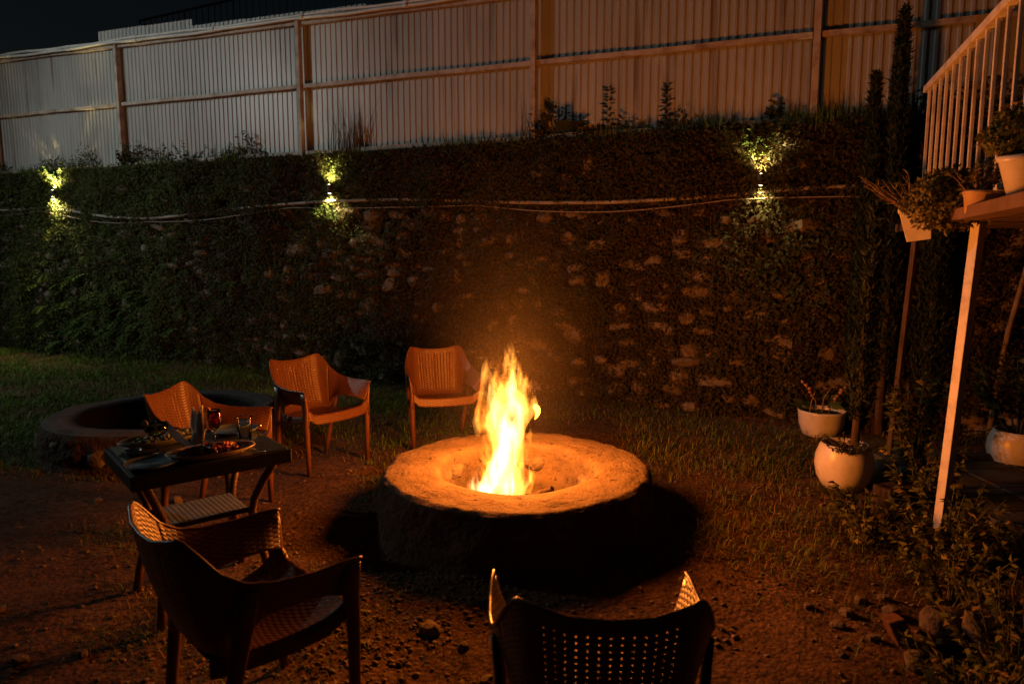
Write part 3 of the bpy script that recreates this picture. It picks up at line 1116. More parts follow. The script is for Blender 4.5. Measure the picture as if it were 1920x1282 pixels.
# logs -------------------------------------------------------------------
def log(p0, p1, r, label):
    mb = MB()
    p0 = Vector(p0); p1 = Vector(p1)
    pts = []
    rad = []
    for i, t in enumerate(np.linspace(0, 1, 7)):
        pts.append(p0.lerp(p1, t) + Vector((random.uniform(-.006, .006), random.uniform(-.006, .006), random.uniform(-.004, .004))))
        rad.append(r * random.uniform(.85, 1.12))
    mb.tube(pts, rad, 9)
    tag(mb.build('log', M['log'], smooth=False), label, 'log')
log((.06, 4.02, .16), (.24, 3.93, .265), .017, 'thin split stick lying beside the flames in the pit')
log((-.26, 3.98, .09), (.05, 4.14, .14), .04, 'charred log burning under the left edge of the fire')
log((-.02, 3.88, .08), (-.12, 4.28, .13), .038, 'charred log lying across the others in the fire')
log((.10, 3.93, .08), (-.10, 4.10, .20), .030, 'half burnt branch propped up inside the fire')
log((.20, 4.02, .10), (.0, 4.20, .24), .030, 'thick charred log at the clear side of the fire')

# ------------------------------------------------------------------ the fire
def fire():
    t = thing('campfire', 'tall yellow and white flames burning in the round fire pit', 'fire', (0, 4.08, .08))
    core = flame_mat('flame_core', (1, .48, .17), 27)
    body = flame_mat('flame_body', (1, .36, .05), 17)
    wisp = flame_mat('flame_wisp', (1, .24, .016), 7)
    tip = flame_mat('flame_tip', (1, .25, .018), 14)
    H, f, pt = 1.608, 1303., R(6.98)
    cs, sn = math.cos(pt), math.sin(pt)
    def at(px, py, dy):
        Y = 4.08 + dy
        a = (px - 960) / f; b = (641 - py) / f
        k = Y / (cs + b * sn)
        return Vector((a * k, dy, H + (-sn + b * cs) * k - .08))
    rs = np.random.default_rng(41)
    # (path in the fire's own plane with depth, half widths)
    T = [
     # column: broad gas and hot heart
     (body, [(938, 932, -.02), (935, 905, -.02), (940, 865, 0), (946, 820, .02), (950, 780, .02), (952, 752, .0), (949, 728, 0), (943, 706, 0)], [.11, .125, .10, .09, .105, .085, .045, .003]),
     (core, [(940, 932, -.02), (941, 900, -.02), (947, 865, 0), (952, 825, .02), (957, 785, .02), (960, 757, .0), (958, 735, 0)], [.065, .085, .070, .066, .078, .05, .003]),
     (core, [(945, 930, -.02), (946, 890, -.02), (950, 850, 0), (955, 805, .02), (960, 772, .02)], [.035, .05, .045, .045, .004]),
     (core, [(918, 930, .0), (912, 908, .0), (922, 880, .02), (934, 850, .02), (940, 820, .0)], [.045, .05, .035, .03, .003]),
     (body, [(965, 930, .03), (972, 895, .0), (968, 855, -.02), (972, 810, -.03), (980, 775, 0), (980, 745, 0), (974, 716, 0)], [.05, .06, .05, .05, .055, .035, .003]),
     # left tongue
     (body, [(938, 840, 0), (930, 790, 0), (921, 750, 0), (913, 715, .01), (910, 692, .0), (913, 670, .0)], [.03, .05, .042, .034, .020, .002]),
     (core, [(940, 800, 0), (930, 765, 0), (921, 735, .01), (915, 712, .0)], [.03, .032, .018, .002]),
     (body, [(935, 770, .04), (930, 738, .04), (926, 712, .04), (929, 690, .04), (924, 675, .04)], [.028, .032, .022, .012, .0015]),
     # tall right tongue
     (body, [(955, 775, 0), (956, 738, 0), (958, 708, .01), (961, 682, 0), (962, 660, 0), (957, 636, 0)], [.04, .050, .036, .024, .013, .0015]),
     (core, [(958, 760, 0), (958, 735, 0), (960, 712, .0), (962, 692, 0)], [.03, .028, .016, .002]),
     (body, [(960, 740, .03), (957, 708, .03), (951, 684, .03), (949, 664, .03), (945, 650, .03)], [.025, .03, .020, .012, .002]),
     (body, [(970, 755, -.02), (974, 728, -.02), (976, 706, -.02), (972, 684, -.01), (969, 670, 0)], [.03, .035, .022, .012, .002]),
     (tip, [(940, 745, 0), (938, 718, 0), (936, 692, .0), (938, 668, 0)], [.016, .02, .010, .0015]),
     (tip, [(946, 742, -.03), (944, 718, -.03), (948, 696, -.03), (942, 680, -.03)], [.018, .02, .012, .0015]),
     # left lobe
     (tip, [(926, 845, 0), (908, 812, 0), (900, 786, 0), (899, 764, .0), (906, 744, 0)], [.022, .034, .032, .022, .002]),
     (body, [(922, 815, -.02), (908, 790, -.02), (903, 770, -.02), (905, 752, -.02)], [.016, .022, .018, .002]),
     (tip, [(922, 795, -.04), (909, 770, -.04), (904, 748, -.03), (906, 730, -.03), (911, 716, -.03)], [.02, .026, .022, .012, .0015]),
     (tip, [(920, 860, .04), (911, 840, .04), (906, 822, .05), (912, 802, .05)], [.014, .020, .014, .0015]),
     (tip, [(917, 880, -.02), (907, 862, -.02), (903, 848, -.02), (906, 830, -.02)], [.014, .020, .012, .0015]),
     # low curl at the left of the base
     (tip, [(915, 900, .0), (904, 882, .0), (896, 862, .0), (884, 838, .0)], [.028, .026, .013, .0015]),
     (core, [(905, 932, -.03), (895, 914, -.03), (888, 902, -.03), (892, 888, -.02), (899, 872, -.02)], [.04, .046, .030, .013, .0015]),
     (body, [(887, 928, -.06), (881, 914, -.06), (879, 904, -.06), (884, 893, -.06)], [.028, .024, .013, .0015]),
     # right hook
     (wisp, [(975, 800, 0), (987, 778, 0), (995, 764, 0), (1002, 760, 0), (1007, 768, 0), (1008, 778, 0), (1003, 786, 0)], [.018, .030, .022, .016, .013, .010, .0015]),
     (wisp, [(975, 790, .03), (987, 765, .03), (993, 745, .03), (991, 728, .03), (987, 716, .03)], [.02, .03, .021, .012, .0015]),
     (tip, [(985, 770, -.02), (993, 744, -.02), (994, 724, -.02), (998, 706, -.02)], [.016, .020, .010, .0015]),
     (tip, [(974, 880, 0), (983, 852, 0), (986, 826, 0), (980, 802, 0)], [.026, .028, .018, .002]),
     (body, [(975, 930, -.04), (985, 908, -.04), (987, 888, -.04), (983, 866, -.04)], [.032, .028, .014, .0015]),
     (tip, [(990, 925, -.03), (996, 907, -.03), (994, 890, -.03), (998, 874, -.03)], [.018, .015, .008, .0015]),
     # licks at the base towards the camera
     (body, [(915, 935, -.16), (916, 917, -.16), (912, 902, -.15), (917, 884, -.15)], [.024, .024, .013, .0015]),
     (body, [(940, 935, -.17), (942, 917, -.17), (946, 900, -.16), (941, 880, -.16)], [.024, .024, .014, .0015]),
     (body, [(962, 935, -.15), (964, 917, -.15), (960, 902, -.15), (966, 882, -.14)], [.024, .02, .013, .0015]),
     (body, [(950, 935, .12), (955, 895, .12), (950, 855, .12), (958, 815, .1)], [.045, .055, .04, .002]),
     # detached wisp
     (tip, [(920, 622, .02), (917, 612, .02), (921, 602, .02), (918, 590, .02)], [.004, .014, .012, .002]),
     (tip, [(921, 621, .02), (924, 609, .02), (928, 600, .02), (925, 592, .02)], [.002, .007, .009, .002]),
    ]
    # small ragged licks all round the edge of the blaze
    env = [(905, 895, 40), (990, 895, 42), (912, 862, 30), (984, 855, 30), (902, 800, 38), (992, 812, 30), (900, 770, 36), (996, 752, 36), (905, 735, 40), (988, 728, 40),
           (914, 708, 34), (922, 700, 34), (930, 722, 34), (941, 728, 36), (949, 690, 34), (964, 690, 34), (974, 705, 38), (981, 718, 36), (957, 668, 26), (936, 738, 34)]
    for (ex, ey, hl) in env:
        for q in range(2):
            x0 = ex + rs.uniform(-6, 6); y0 = ey + rs.uniform(-6, 10); dd = rs.uniform(-.08, .08)
            sx = rs.uniform(-6, 6); hh_ = hl * rs.uniform(.5, 1.1)
            T.append((tip if q else body, [(x0, y0 + 14, dd), (x0 + sx * .3, y0, dd), (x0 + sx, y0 - hh_ * .5, dd), (x0 + sx * rs.uniform(-.5, 1), y0 - hh_, dd)], [.012, .020 * rs.uniform(.6, 1.2), .012 * rs.uniform(.6, 1.2), .0015]))
    for j, (mat, path, w) in enumerate(T):
        P = [at(*q) for q in path]
        # smooth resample (Catmull-Rom)
        n = len(P)
        pts, rad = [], []
        S = 7
        for i in range(n - 1):
            p0, p1, p2, p3 = P[max(i - 1, 0)], P[i], P[i + 1], P[min(i + 2, n - 1)]
            w0, w1, w2, w3 = w[max(i - 1, 0)], w[i], w[i + 1], w[min(i + 2, n - 1)]
            for k in range(S):
                u = k / S
                cr = lambda a, b, c, d: .5 * ((2 * b) + (c - a) * u + (2 * a - 5 * b + 4 * c - d) * u * u + (3 * b - a - 3 * c + d) * u ** 3)
                pts.append(Vector([cr(p0[q], p1[q], p2[q], p3[q]) for q in range(3)]))
                rad.append(max(cr(w0, w1, w2, w3), .0015))
        pts.append(P[-1]); rad.append(.001)
        rad = [q * 1.03 for q in rad]
        nseg = 14
        V, F = [], []
        ph = rs.uniform(0, 6.28, 4)
        L = len(pts)
        for i, (p, r) in enumerate(zip(pts, rad)):
            tt = i / (L - 1)
            for k in range(nseg):
                a = 2 * math.pi * k / nseg
                d = 1 + .20 * math.sin(2 * a + ph[0] + tt * 5) + .16 * math.sin(3 * a + ph[1] - tt * 7) + .15 * math.sin(5 * a + ph[2] + tt * 9) + .14 * math.sin(tt * 19 + ph[3] + a)
                V.append(p + Vector((math.cos(a) * r * d, math.sin(a) * r * d * .85, .35 * r * math.sin(a + ph[3]))))
        for i in range(L - 1):
            for k in range(nseg):
                k2 = (k + 1) % nseg
                F.append((i * nseg + k, i * nseg + k2, (i + 1) * nseg + k2, (i + 1) * nseg + k))
        F.append(tuple(range(nseg - 1, -1, -1)))
        F.append(tuple((L - 1) * nseg + k for k in range(nseg)))
        mb = MB(); mb.add(V, F)
        mb.build('flame', mat, t, smooth=True)
    for (z, pw, sz, x, y) in ((.20, 5, .12, -.05, 0), (.62, 78, .17, 0, 0), (.85, 88, .15, 0, 0)):
        ld = bpy.data.lights.new('firelight', 'POINT')
        ld.energy = pw * 1.95
        ld.color = FIRE
        ld.shadow_soft_size = sz
        lo = bpy.data.objects.new('firelight', ld)
        COL.objects.link(lo)
        lo.parent = t
        lo.location = (x, y, z)
fire()

# thin smoke round and above the flames ----------------------------------
def smoke():
    mb = MB()
    V, F = [], []
    n, m = 24, 14
    prof = []
    for i in range(m + 1):
        th = -math.pi / 2 + math.pi * i / m
        prof.append((max(math.cos(th), .002), math.sin(th)))
    mb.lathe(prof, n)
    mt = bpy.data.materials.new('thin_smoke')
    mt.use_nodes = True
    nt = mt.node_tree
    nt.nodes.clear()
    tc = N(nt, 'ShaderNodeTexCoord')
    ln = N(nt, 'ShaderNodeVectorMath', operation='LENGTH')
    nt.links.new(tc.outputs['Object'], ln.inputs[0])
    mr = N(nt, 'ShaderNodeMapRange')
    mr.inputs['From Min'].default_value = 1.0
    mr.inputs['From Max'].default_value = .15
    mr.inputs['To Min'].default_value = 0
    mr.inputs['To Max'].default_value = 1
    nt.links.new(ln.outputs['Value'], mr.inputs['Value'])
    nz = N(nt, 'ShaderNodeTexNoise')
    nz.inputs['Scale'].default_value = 2.2
    nz.inputs['Detail'].default_value = 3
    nt.links.new(tc.outputs['Object'], nz.inputs['Vector'])
    ml = N(nt, 'ShaderNodeMath', operation='MULTIPLY')
    nt.links.new(mr.outputs['Result'], ml.inputs[0])
    nt.links.new(nz.outputs['Fac'], ml.inputs[1])
    m2 = N(nt, 'ShaderNodeMath', operation='MULTIPLY')
    nt.links.new(ml.outputs[0], m2.inputs[0])
    m2.inputs[1].default_value = .034
    vs = N(nt, 'ShaderNodeVolumeScatter')
    vs.inputs['Color'].default_value = (.85, .8, .75, 1)
    nt.links.new(m2.outputs[0], vs.inputs['Density'])
    out = N(nt, 'ShaderNodeOutputMaterial')
    nt.links.new(vs.outputs[0], out.inputs['Volume'])
    o = mb.build('smoke', mt, smooth=True)
    o.scale = (.62, .62, 1.15)
    o.location = (-.02, 4.12, 1.12)
    tag(o, 'thin glowing smoke drifting up round the flames', 'smoke', kind='stuff')
smoke()

# ================================================================== chairs
def smooth01(a, b, x):
    t = np.clip((x - a) / (b - a), 0, 1)
    return t * t * (3 - 2 * t)
def make_chair(label, loc, rz):
    t = thing('wicker_chair', label, 'chair', loc, rz, 'brown wicker armchairs round the fire')
    # key sections from the middle of the back to the arm tip: s, top(x,y,z), bottom(x,y,z)
    K = [(0.00, (0.000, -.335, .785), (0.000, -.205, .365)),
         (0.15, (0.100, -.331, .790), (0.090, -.203, .365)),
         (0.30, (0.190, -.312, .812), (0.165, -.192, .368)),
         (0.36, (0.224, -.292, .820), (0.188, -.182, .372)),
         (0.42, (0.252, -.250, .768), (0.203, -.165, .385)),
         (0.48, (0.272, -.205, .708), (0.214, -.138, .415)),
         (0.56, (0.290, -.135, .660), (0.222, -.112, .475)),
         (0.66, (0.300, -.045, .640), (0.222, -.050, .508)),
         (0.80, (0.306, .080, .632), (0.226, .080, .514)),
         (0.92, (0.307, .185, .638), (0.240, .170, .508)),
         (1.00, (0.305, .245, .634), (0.264, .225, .488))]
    ks = np.array([k[0] for k in K])
    tp = np.array([k[1] for k in K]); bt = np.array([k[2] for k in K])
    def sec(s):
        a = np.abs(s)
        T = np.stack([np.interp(a, ks, tp[:, q]) for q in range(3)], -1)
        B = np.stack([np.interp(a, ks, bt[:, q]) for q in range(3)], -1)
        sg = np.sign(s)
        T[:, 0] *= sg; B[:, 0] *= sg
        return T, B
    def shell(s0, s1, ns, nv, holes, name):
        s = np.linspace(s0, s1, ns)
        v = np.linspace(0, 1, nv)
        if holes:
            q = np.arange(-6, 7) * .0415
            s = np.sort(np.concatenate([np.linspace(s0, s1, 41), q - .0038, q + .0038]))
            r_ = np.arange(.10, .80, .046)
            v = np.sort(np.concatenate([np.linspace(0, .08, 4), np.linspace(.84, 1, 9), r_, r_ + .013]))
            ns, nv = len(s), len(v)
        # soften the polyline
        sm = [sec(np.clip(s + d, -1, 1)) for d in (-.02, 0, .02)]
        T = sum(q[0] for q in sm) / 3; B = sum(q[1] for q in sm) / 3
        P = T[:, None] * (1 - v)[None, :, None] + B[:, None] * v[None, :, None]
        bw = 1 - smooth01(.34, .5, np.abs(s))
        P[:, :, 1] += (bw[:, None] * (-.018) * np.sin(v * math.pi)[None, :])          # hollow of the back
        P[:, :, 1] += bw[:, None] * .03 * smooth01(.82, 1, v)[None, :]
        # flare of the wing corners
        V = P.reshape(-1, 3)
        I = np.arange(ns * nv).reshape(ns, nv)
        F = []
        for i in range(ns - 1):
            for j in range(nv - 1):
                if holes and np.min(np.abs(q * .0415 * 0 + q - (s[i] + s[i + 1]) / 2)) < .0032 and np.min(np.abs(r_ + .0065 - (v[j] + v[j + 1]) / 2)) < .004:
                    continue
                F.append((I[i, j], I[i + 1, j], I[i + 1, j + 1], I[i, j + 1]))
        arc = np.concatenate([[0], np.cumsum(np.linalg.norm(np.diff(T, axis=0), axis=1))])
        arc -= arc[len(arc) // 2]
        ln = np.linalg.norm(T - B, axis=1)
        uv = np.stack([np.repeat(arc[:, None], nv, 1).ravel(), (-(v[None, :] * ln[:, None])).ravel()], -1)
        mb = MB(); mb.add(V, F)
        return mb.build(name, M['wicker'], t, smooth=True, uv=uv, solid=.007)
    shell(-.46, .46, 97, 49, True, 'backrest')
    shell(.46, 1, 34, 14, False, 'armrest')
    shell(-1, -.46, 34, 14, False, 'armrest')
    # rolled rim along the top edge
    s = np.linspace(-1, 1, 90)
    T, B = sec(s)
    mb = MB(); mb.tube([tuple(q) for q in T], .0062, 7)
    mb.build('rim', M['wickerleg'], t, smooth=True)
    # seat with front and side aprons
    nu, nv = 45, 40
    u = np.linspace(-1.16, 1.16, nu); v = np.linspace(0, 1.14, nv)
    U, Vv = np.meshgrid(u, v, indexing='ij')
    uc = np.clip(U, -1, 1); vc = np.clip(Vv, 0, 1)
    hw = .178 + .098 * vc ** .8
    X = uc * hw + np.sign(U) * np.clip(np.abs(U) - 1, 0, 1) * .03
    Y = -.215 + vc * .448 + np.clip(Vv - 1, 0, 1) * .10
    front = .016 * (1 - uc ** 2) * vc
    Y = Y + front
    Z = .402 + .036 * vc - .020 * np.sin(np.clip(vc, 0, 1) * math.pi) * (1 - uc ** 2) - .012 * (1 - uc ** 2) * vc
    Z = Z + .026 * vc ** 2 - .012 * np.sin(vc * math.pi)
    Z = Z - np.clip(np.abs(U) - 1, 0, 1) / .16 * .055 - np.clip(Vv - 1, 0, 1) / .14 * .068
    Z = Z + .035 * smooth01(.8, 1, np.abs(uc)) * smooth01(.75, 1, vc)
    P = np.stack([X, Y, Z], -1).reshape(-1, 3)
    I = np.arange(nu * nv).reshape(nu, nv)
    F = np.stack([I[:-1, :-1].ravel(), I[1:, :-1].ravel(), I[1:, 1:].ravel(), I[:-1, 1:].ravel()], -1)
    mb = MB(); mb.add(P, F)
    uv = np.stack([Y.ravel() * 1.0, X.ravel() * 1.0], -1)
    uv = np.stack([X.ravel(), (Y.ravel() - Z.ravel())], -1)
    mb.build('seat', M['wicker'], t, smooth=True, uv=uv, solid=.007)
    for sg in (-1, 1):
        mb = MB()
        pp = [(.301, .212, .622, .007, .030), (.294, .210, .57, .010, .034), (.286, .212, .50, .014, .032), (.284, .217, .44, .019, .027), (.284, .219, .38, .021, .023), (.281, .220, .25, .019, .021), (.276, .223, .0, .016, .018)]
        mb.tube([(sg * a, b, c) for a, b, c, d, e in pp], [(d, e) for a, b, c, d, e in pp], 12, up=(1, 0, 0))
        mb.build('leg', M['wickerleg'], t, smooth=True)
        mb = MB()
        pp = [(.288, -.125, .635, .007, .032), (.274, -.140, .54, .012, .036), (.268, -.155, .45, .015, .031), (.256, -.176, .33, .018, .025), (.238, -.202, .16, .018, .021), (.222, -.228, .0, .016, .018)]
        mb.tube([(sg * a, b, c) for a, b, c, d, e in pp], [(d, e) for a, b, c, d, e in pp], 12, up=(1, 0, 0))
        mb.build('leg', M['wickerleg'], t, smooth=True)
    return t
CH = [('brown wicker chair by the wall, between the table and the blazing fire', -1.49, 5.276, -37.1),
      ('brown wicker chair directly behind the blaze, back turned to the stone wall', -.61, 5.90, -73.8),
      ('brown wicker chair standing between the table and the unlit fire pit', -1.825, 4.157, -3.4),
      ('shadowed wicker chair seen from behind, pulled up beside the table', -.885, 2.25, 43.5),
      ('shadowed wicker chair with its perforated back to us, facing the fire alone', .24, 1.858, 88.5)]
proto = None
for lab, x, y, a in CH:
    g = float(gh(x, y)) - .006
    if proto is None:
        proto = c = make_chair(lab, (x, y, g), R(a - 90))
    else:
        c = copy_tree(proto)
        c.location = (x, y, g)
        c.rotation_euler = (0, 0, R(a - 90))
        c['label'] = lab

# ================================================================== table and tableware
TC = (-1.475, 3.175); TA = R(40)
TZ = .715
def table():
    t = thing('bistro_table', 'small dark wicker table laid with plates, glasses and food', 'table', (TC[0], TC[1], float(gh(*TC)) - .004), TA)
    mb = MB(); mb.box((0, 0, .69), (.66, .56, .048))
    mb.build('table_top', M['tabletop'], t, bevel=.012)
    for (c, s) in (((0, -.283, .676), (.672, .014, .062)), ((0, .283, .676), (.672, .014, .062)), ((-.333, 0, .676), (.012, .552, .062)), ((.333, 0, .676), (.012, .552, .062))):
        mb = MB(); mb.box(c, s)
        mb.build('edge_band', M['tableedge'], t, bevel=.004)
    for sx in (-1, 1):
        for sy in (-1, 1):
            mb = MB()
            mb.tube([(sx * .285, sy * .235, .665), (sx * .265, sy * .215, .62), (sx * .235, sy * .18, .55), (sx * .20, sy * .15, .46), (sx * .19, sy * .145, .40), (sx * .205, sy * .165, .28), (sx * .235, sy * .205, .12), (sx * .25, sy * .23, 0)], .019, 10)
            mb.build('leg', M['tableleg'], t, smooth=True)
    mb = MB(); mb.box((0, 0, .405), (.36, .27, .022))
    o = mb.build('shelf_core', M['tableedge'], t, bevel=.004)
    n = 2
    mb = MB(); mb.add([(-.18, -.135, .4185), (.18, -.135, .4185), (.18, .135, .4185), (-.18, .135, .4185)], [(0, 1, 2, 3)])
    mb.build('woven_shelf', M['shelf'], t, uv=[(-.18, -.135), (.18, -.135), (.18, .135), (-.18, .135)])
table()
TT = TZ + float(gh(*TC)) - .004

def plate(x, y, r, label):
    mb = MB()
    pr = [(.0005, .006), (r * .70, .006)]
    for k in range(5):
        pr.append((r * (.72 + .02 * k), .0065 + .0006 * (k % 2)))
    pr += [(r * .84, .008), (r * .96, .016), (r, .020), (r * .99, .023), (r * .93, .019), (r * .80, .011)]
    # concentric ripples
    q = [(.0005, .0115)]
    for k in range(1, 24):
        q.append((r * .80 * k / 24, .011 + .0009 * (k % 2)))
    prof = [(.0005, 0), (r * .62, 0), (r * .70, .004), (r * .97, .017), (r, .021), (r * .985, .0235), (r * .93, .020), (r * .82, .0125)] + q[::-1]
    mb.lathe(prof, 48, (0, 0, 0))
    o = mb.build('plate', M['darkplate'], smooth=False, loc=(x, y, TT))
    return tag(o, label, 'plate')
plate(-1.535, 2.872, .105, 'empty dark ridged plate at the bare corner of the table')
plate(-1.407, 3.445, .110, 'empty dark plate behind the tumbler on the table')

def platter(c, L, Wd, ang, mat, label):
    mb = MB()
    prof = [(.0005, 0), (.62, 0), (.78, .008), (.96, .026), (1.0, .030), (.99, .034), (.93, .030), (.76, .012), (.60, .007), (.0005, .006)]
    mb.lathe([(r * 1.0, z) for r, z in prof], 48, (0, 0, 0), L, Wd)
    o = mb.build('platter', mat, smooth=True, loc=(c[0], c[1], TT))
    o.rotation_euler = (0, 0, ang)
    return tag(o, label, 'platter')
PA = math.atan2(3.122 - 2.914, -1.191 + 1.506)
pc = (-1.349, 3.035)
platter(pc, .190, .105, PA, M['platter'], 'oval stoneware platter heaped with glossy fried strips')
pc2 = (-1.674, 3.257)
PA2 = R(48)
platter(pc2, .205, .10, PA2, M['platterg'], 'oval green rimmed platter of salad behind the coupe glass')
def heap(c, ang, L, Wd, n, mat, label, name, ln, rr, hmax, extra=None):
    t = thing(name, label, 'food', (c[0], c[1], TT + .008), ang)
    rs = np.random.default_rng(n)
    mb = MB()
    mb.lathe([(1.0, 0), (.85, hmax * .35), (.55, hmax * .6), (.2, hmax * .72), (.001, hmax * .74)], 20, (0, 0, 0), L * .92, Wd * .92)
    mb.build('mound', mat, t, smooth=True)
    mb = MB()
    for i in range(n):
        u, v = rs.normal(0, .42), rs.normal(0, .42)
        k = u * u + v * v
        if k > .95:
            continue
        z = hmax * (1 - k) * .8 + rs.uniform(0, .008)
        a = rs.uniform(0, 6.28)
        l = ln * rs.uniform(.6, 1.3)
        p = Vector((u * L, v * Wd, z))
        d = Vector((math.cos(a), math.sin(a), rs.uniform(-.3, .3))) * l / 2
        b = Vector((rs.normal(0, .2), rs.normal(0, .2), .25)) * l
        mb.tube([p - d, p - d * .4 + b * .5, p + d * .4 + b * .5, p + d], [rr * .6, rr, rr, rr * .5], 6)
    o = mb.build('strips', mat, t, smooth=True)
    if extra:
        for k in range(9):
            u, v = rs.normal(.25, .35), rs.normal(0, .35)
            if u * u + v * v > .8:
                continue
            mb = MB()
            p = Vector((u * L, v * Wd, hmax * (1 - u * u - v * v) * .8 + .014))
            mb.tube([p - Vector((.014, .004, 0)), p + Vector((0, 0, .006)), p + Vector((.014, .006, 0))], [.003, .007, .003], 6)
            mb.build('pepper_piece', extra, t, smooth=True)
heap(pc, PA, .150, .078, 110, M['meat'], 'glossy dark red fried strips piled on the oval stoneware platter', 'fried_strips', .055, .0055, .034, M['chilli'])
heap(pc2, PA2, .165, .075, 80, M['greens'], 'green salad and small bites on the green rimmed platter', 'salad', .035, .008, .026, M['platterg'])

def glass_obj(name, label, x, y, prof, liquid=None, lmat=None, slice_=None):
    t = thing(name, label, 'glass', (x, y, TT + .001))
    mb = MB(); mb.lathe(prof, 32)
    mb.build('glass_body', M['glass'], t, smooth=True)
    if liquid:
        mb = MB(); mb.lathe(liquid, 32)
        mb.build('drink', lmat, t, smooth=True)
    if slice_:
        (r, z, s, m) = slice_
        mb = MB(); mb.tube([(-r, -.012, z), (-r, -.006, z)], [s, s], 18)
        mb.build('fruit_slice', m, t, smooth=False)
    return t
glass_obj('wine_glass', 'stemmed glass of red drink with a fruit slice on its rim', -1.415, 3.232,
    [(.0005, 0), (.030, 0), (.033, .003), (.012, .007), (.0045, .014), (.0040, .055), (.007, .066), (.020, .076), (.031, .095), (.034, .120), (.031, .150), (.028, .165), (.0265, .165), (.0295, .150), (.0322, .120), (.0292, .097), (.019, .080), (.0005, .071)],
    [(.0005, .0725), (.0185, .0812), (.0287, .0977), (.0317, .120), (.0292, .146), (.0005, .146)], M['wine'], (.028, .166, .015, M['fruitr']))
glass_obj('coupe_glass', 'shallow coupe glass of yellow green drink beside the salad platter', -1.60, 3.055,
    [(.0005, 0), (.034, 0), (.037, .003), (.012, .007), (.0045, .014), (.0040, .072), (.010, .080), (.034, .092), (.048, .108), (.050, .140), (.0485, .140), (.0465, .109), (.033, .095), (.0005, .084)],
    [(.0005, .0850), (.032, .0962), (.0460, .1095), (.0473, .126), (.0005, .126)], M['lime'], (.047, .142, .016, M['fruit']))
glass_obj('tumbler', 'empty straight clear tumbler in front of the dark plate', -1.285, 3.262,
    [(.0005, 0), (.028, 0), (.030, .002), (.037, .118), (.0375, .122), (.0362, .122), (.0350, .118), (.0280, .012), (.0005, .010)])
# folded napkin: three upright petals and one leaning leaf
def napkin():
    t = thing('folded_napkin', 'white napkin folded into upright pointed petals beside the wine glass', 'napkin', (-1.475, 3.175, TT - .001), R(8))
    def petal(base, tip, w, bulge, twist):
        b = Vector(base); e = Vector(tip)
        d = e - b
        s = Vector((math.cos(twist), math.sin(twist), 0))
        nrm = d.cross(s).normalized()
        V, F = [], []
        nu, nv = 9, 12
        for j in range(nv):
            v = j / (nv - 1)
            ww = w * (.35 + .9 * math.sin(min(v * 1.15, 1) * math.pi * .62)) * (1 - max(v - .55, 0) / .45 * 1.0) ** .7 if v < .999 else .0005
            c = b + d * v + nrm * bulge * math.sin(v * math.pi) * .5
            for i in range(nu):
                u = -1 + 2 * i / (nu - 1)
                V.append(c + s * (u * ww) + nrm * (bulge * (u * u) * .8))
        for j in range(nv - 1):
            for i in range(nu - 1):
                a = j * nu + i
                F.append((a, a + 1, a + nu + 1, a + nu))
        mb = MB(); mb.add(V, F)
        mb.build('petal', M['napkin'], t, smooth=True, solid=.003)
    petal((0.005, 0, .0), (-.015, .01, .190), .020, .018, R(10))
    petal((.018, 0, .0), (.030, .012, .198), .018, -.016, R(-15))
    petal((.020, -.012, .0), (.028, -.012, .160), .019, .018, R(25))
    petal((-.005, -.01, .0), (-.125, -.02, .140), .022, .02, R(60))
    mb = MB(); mb.lathe([(.024, 0), (.026, .02), (.022, .055), (.016, .075)], 16)
    mb.build('fold', M['napkin'], t, smooth=True, solid=.003)
napkin()
def spoon(x, y, a, label, z=.001):
    t = thing('spoon', label, 'spoon', (x, y, TT + z), a)
    mb = MB(); mb.tube([(-.08, 0, .004), (0, 0, .006), (.045, 0, .004)], [(.002, .005), (.0018, .0035), (.0018, .003)], 8, up=(0, 0, 1))
    mb.build('handle', M['cutlery'], t, smooth=True)
    mb = MB(); mb.lathe([(.0005, 0), (.6, .001), (.9, .004), (1, .007), (.93, .0065), (.55, .0035), (.0005, .003)], 20, (.065, 0, 0), .025, .017)
    mb.build('bowl', M['cutlery'], t, smooth=True)
spoon(-1.20, 3.13, R(-35), 'steel spoon lying beside the stoneware platter')
spoon(-1.345, 3.455, R(60), 'steel spoon resting in the dark plate behind the tumbler', .016)
def bowl():
    mb = MB(); mb.lathe([(.0005, 0), (.022, 0), (.034, .012), (.037, .024), (.035, .024), (.031, .014), (.0005, .006)], 28)
    tag(mb.build('dip_bowl', M['darkplate'], smooth=True, loc=(-1.705, 3.045, TT)), 'small black dip bowl in front of the salad platter', 'bowl')
bowl()

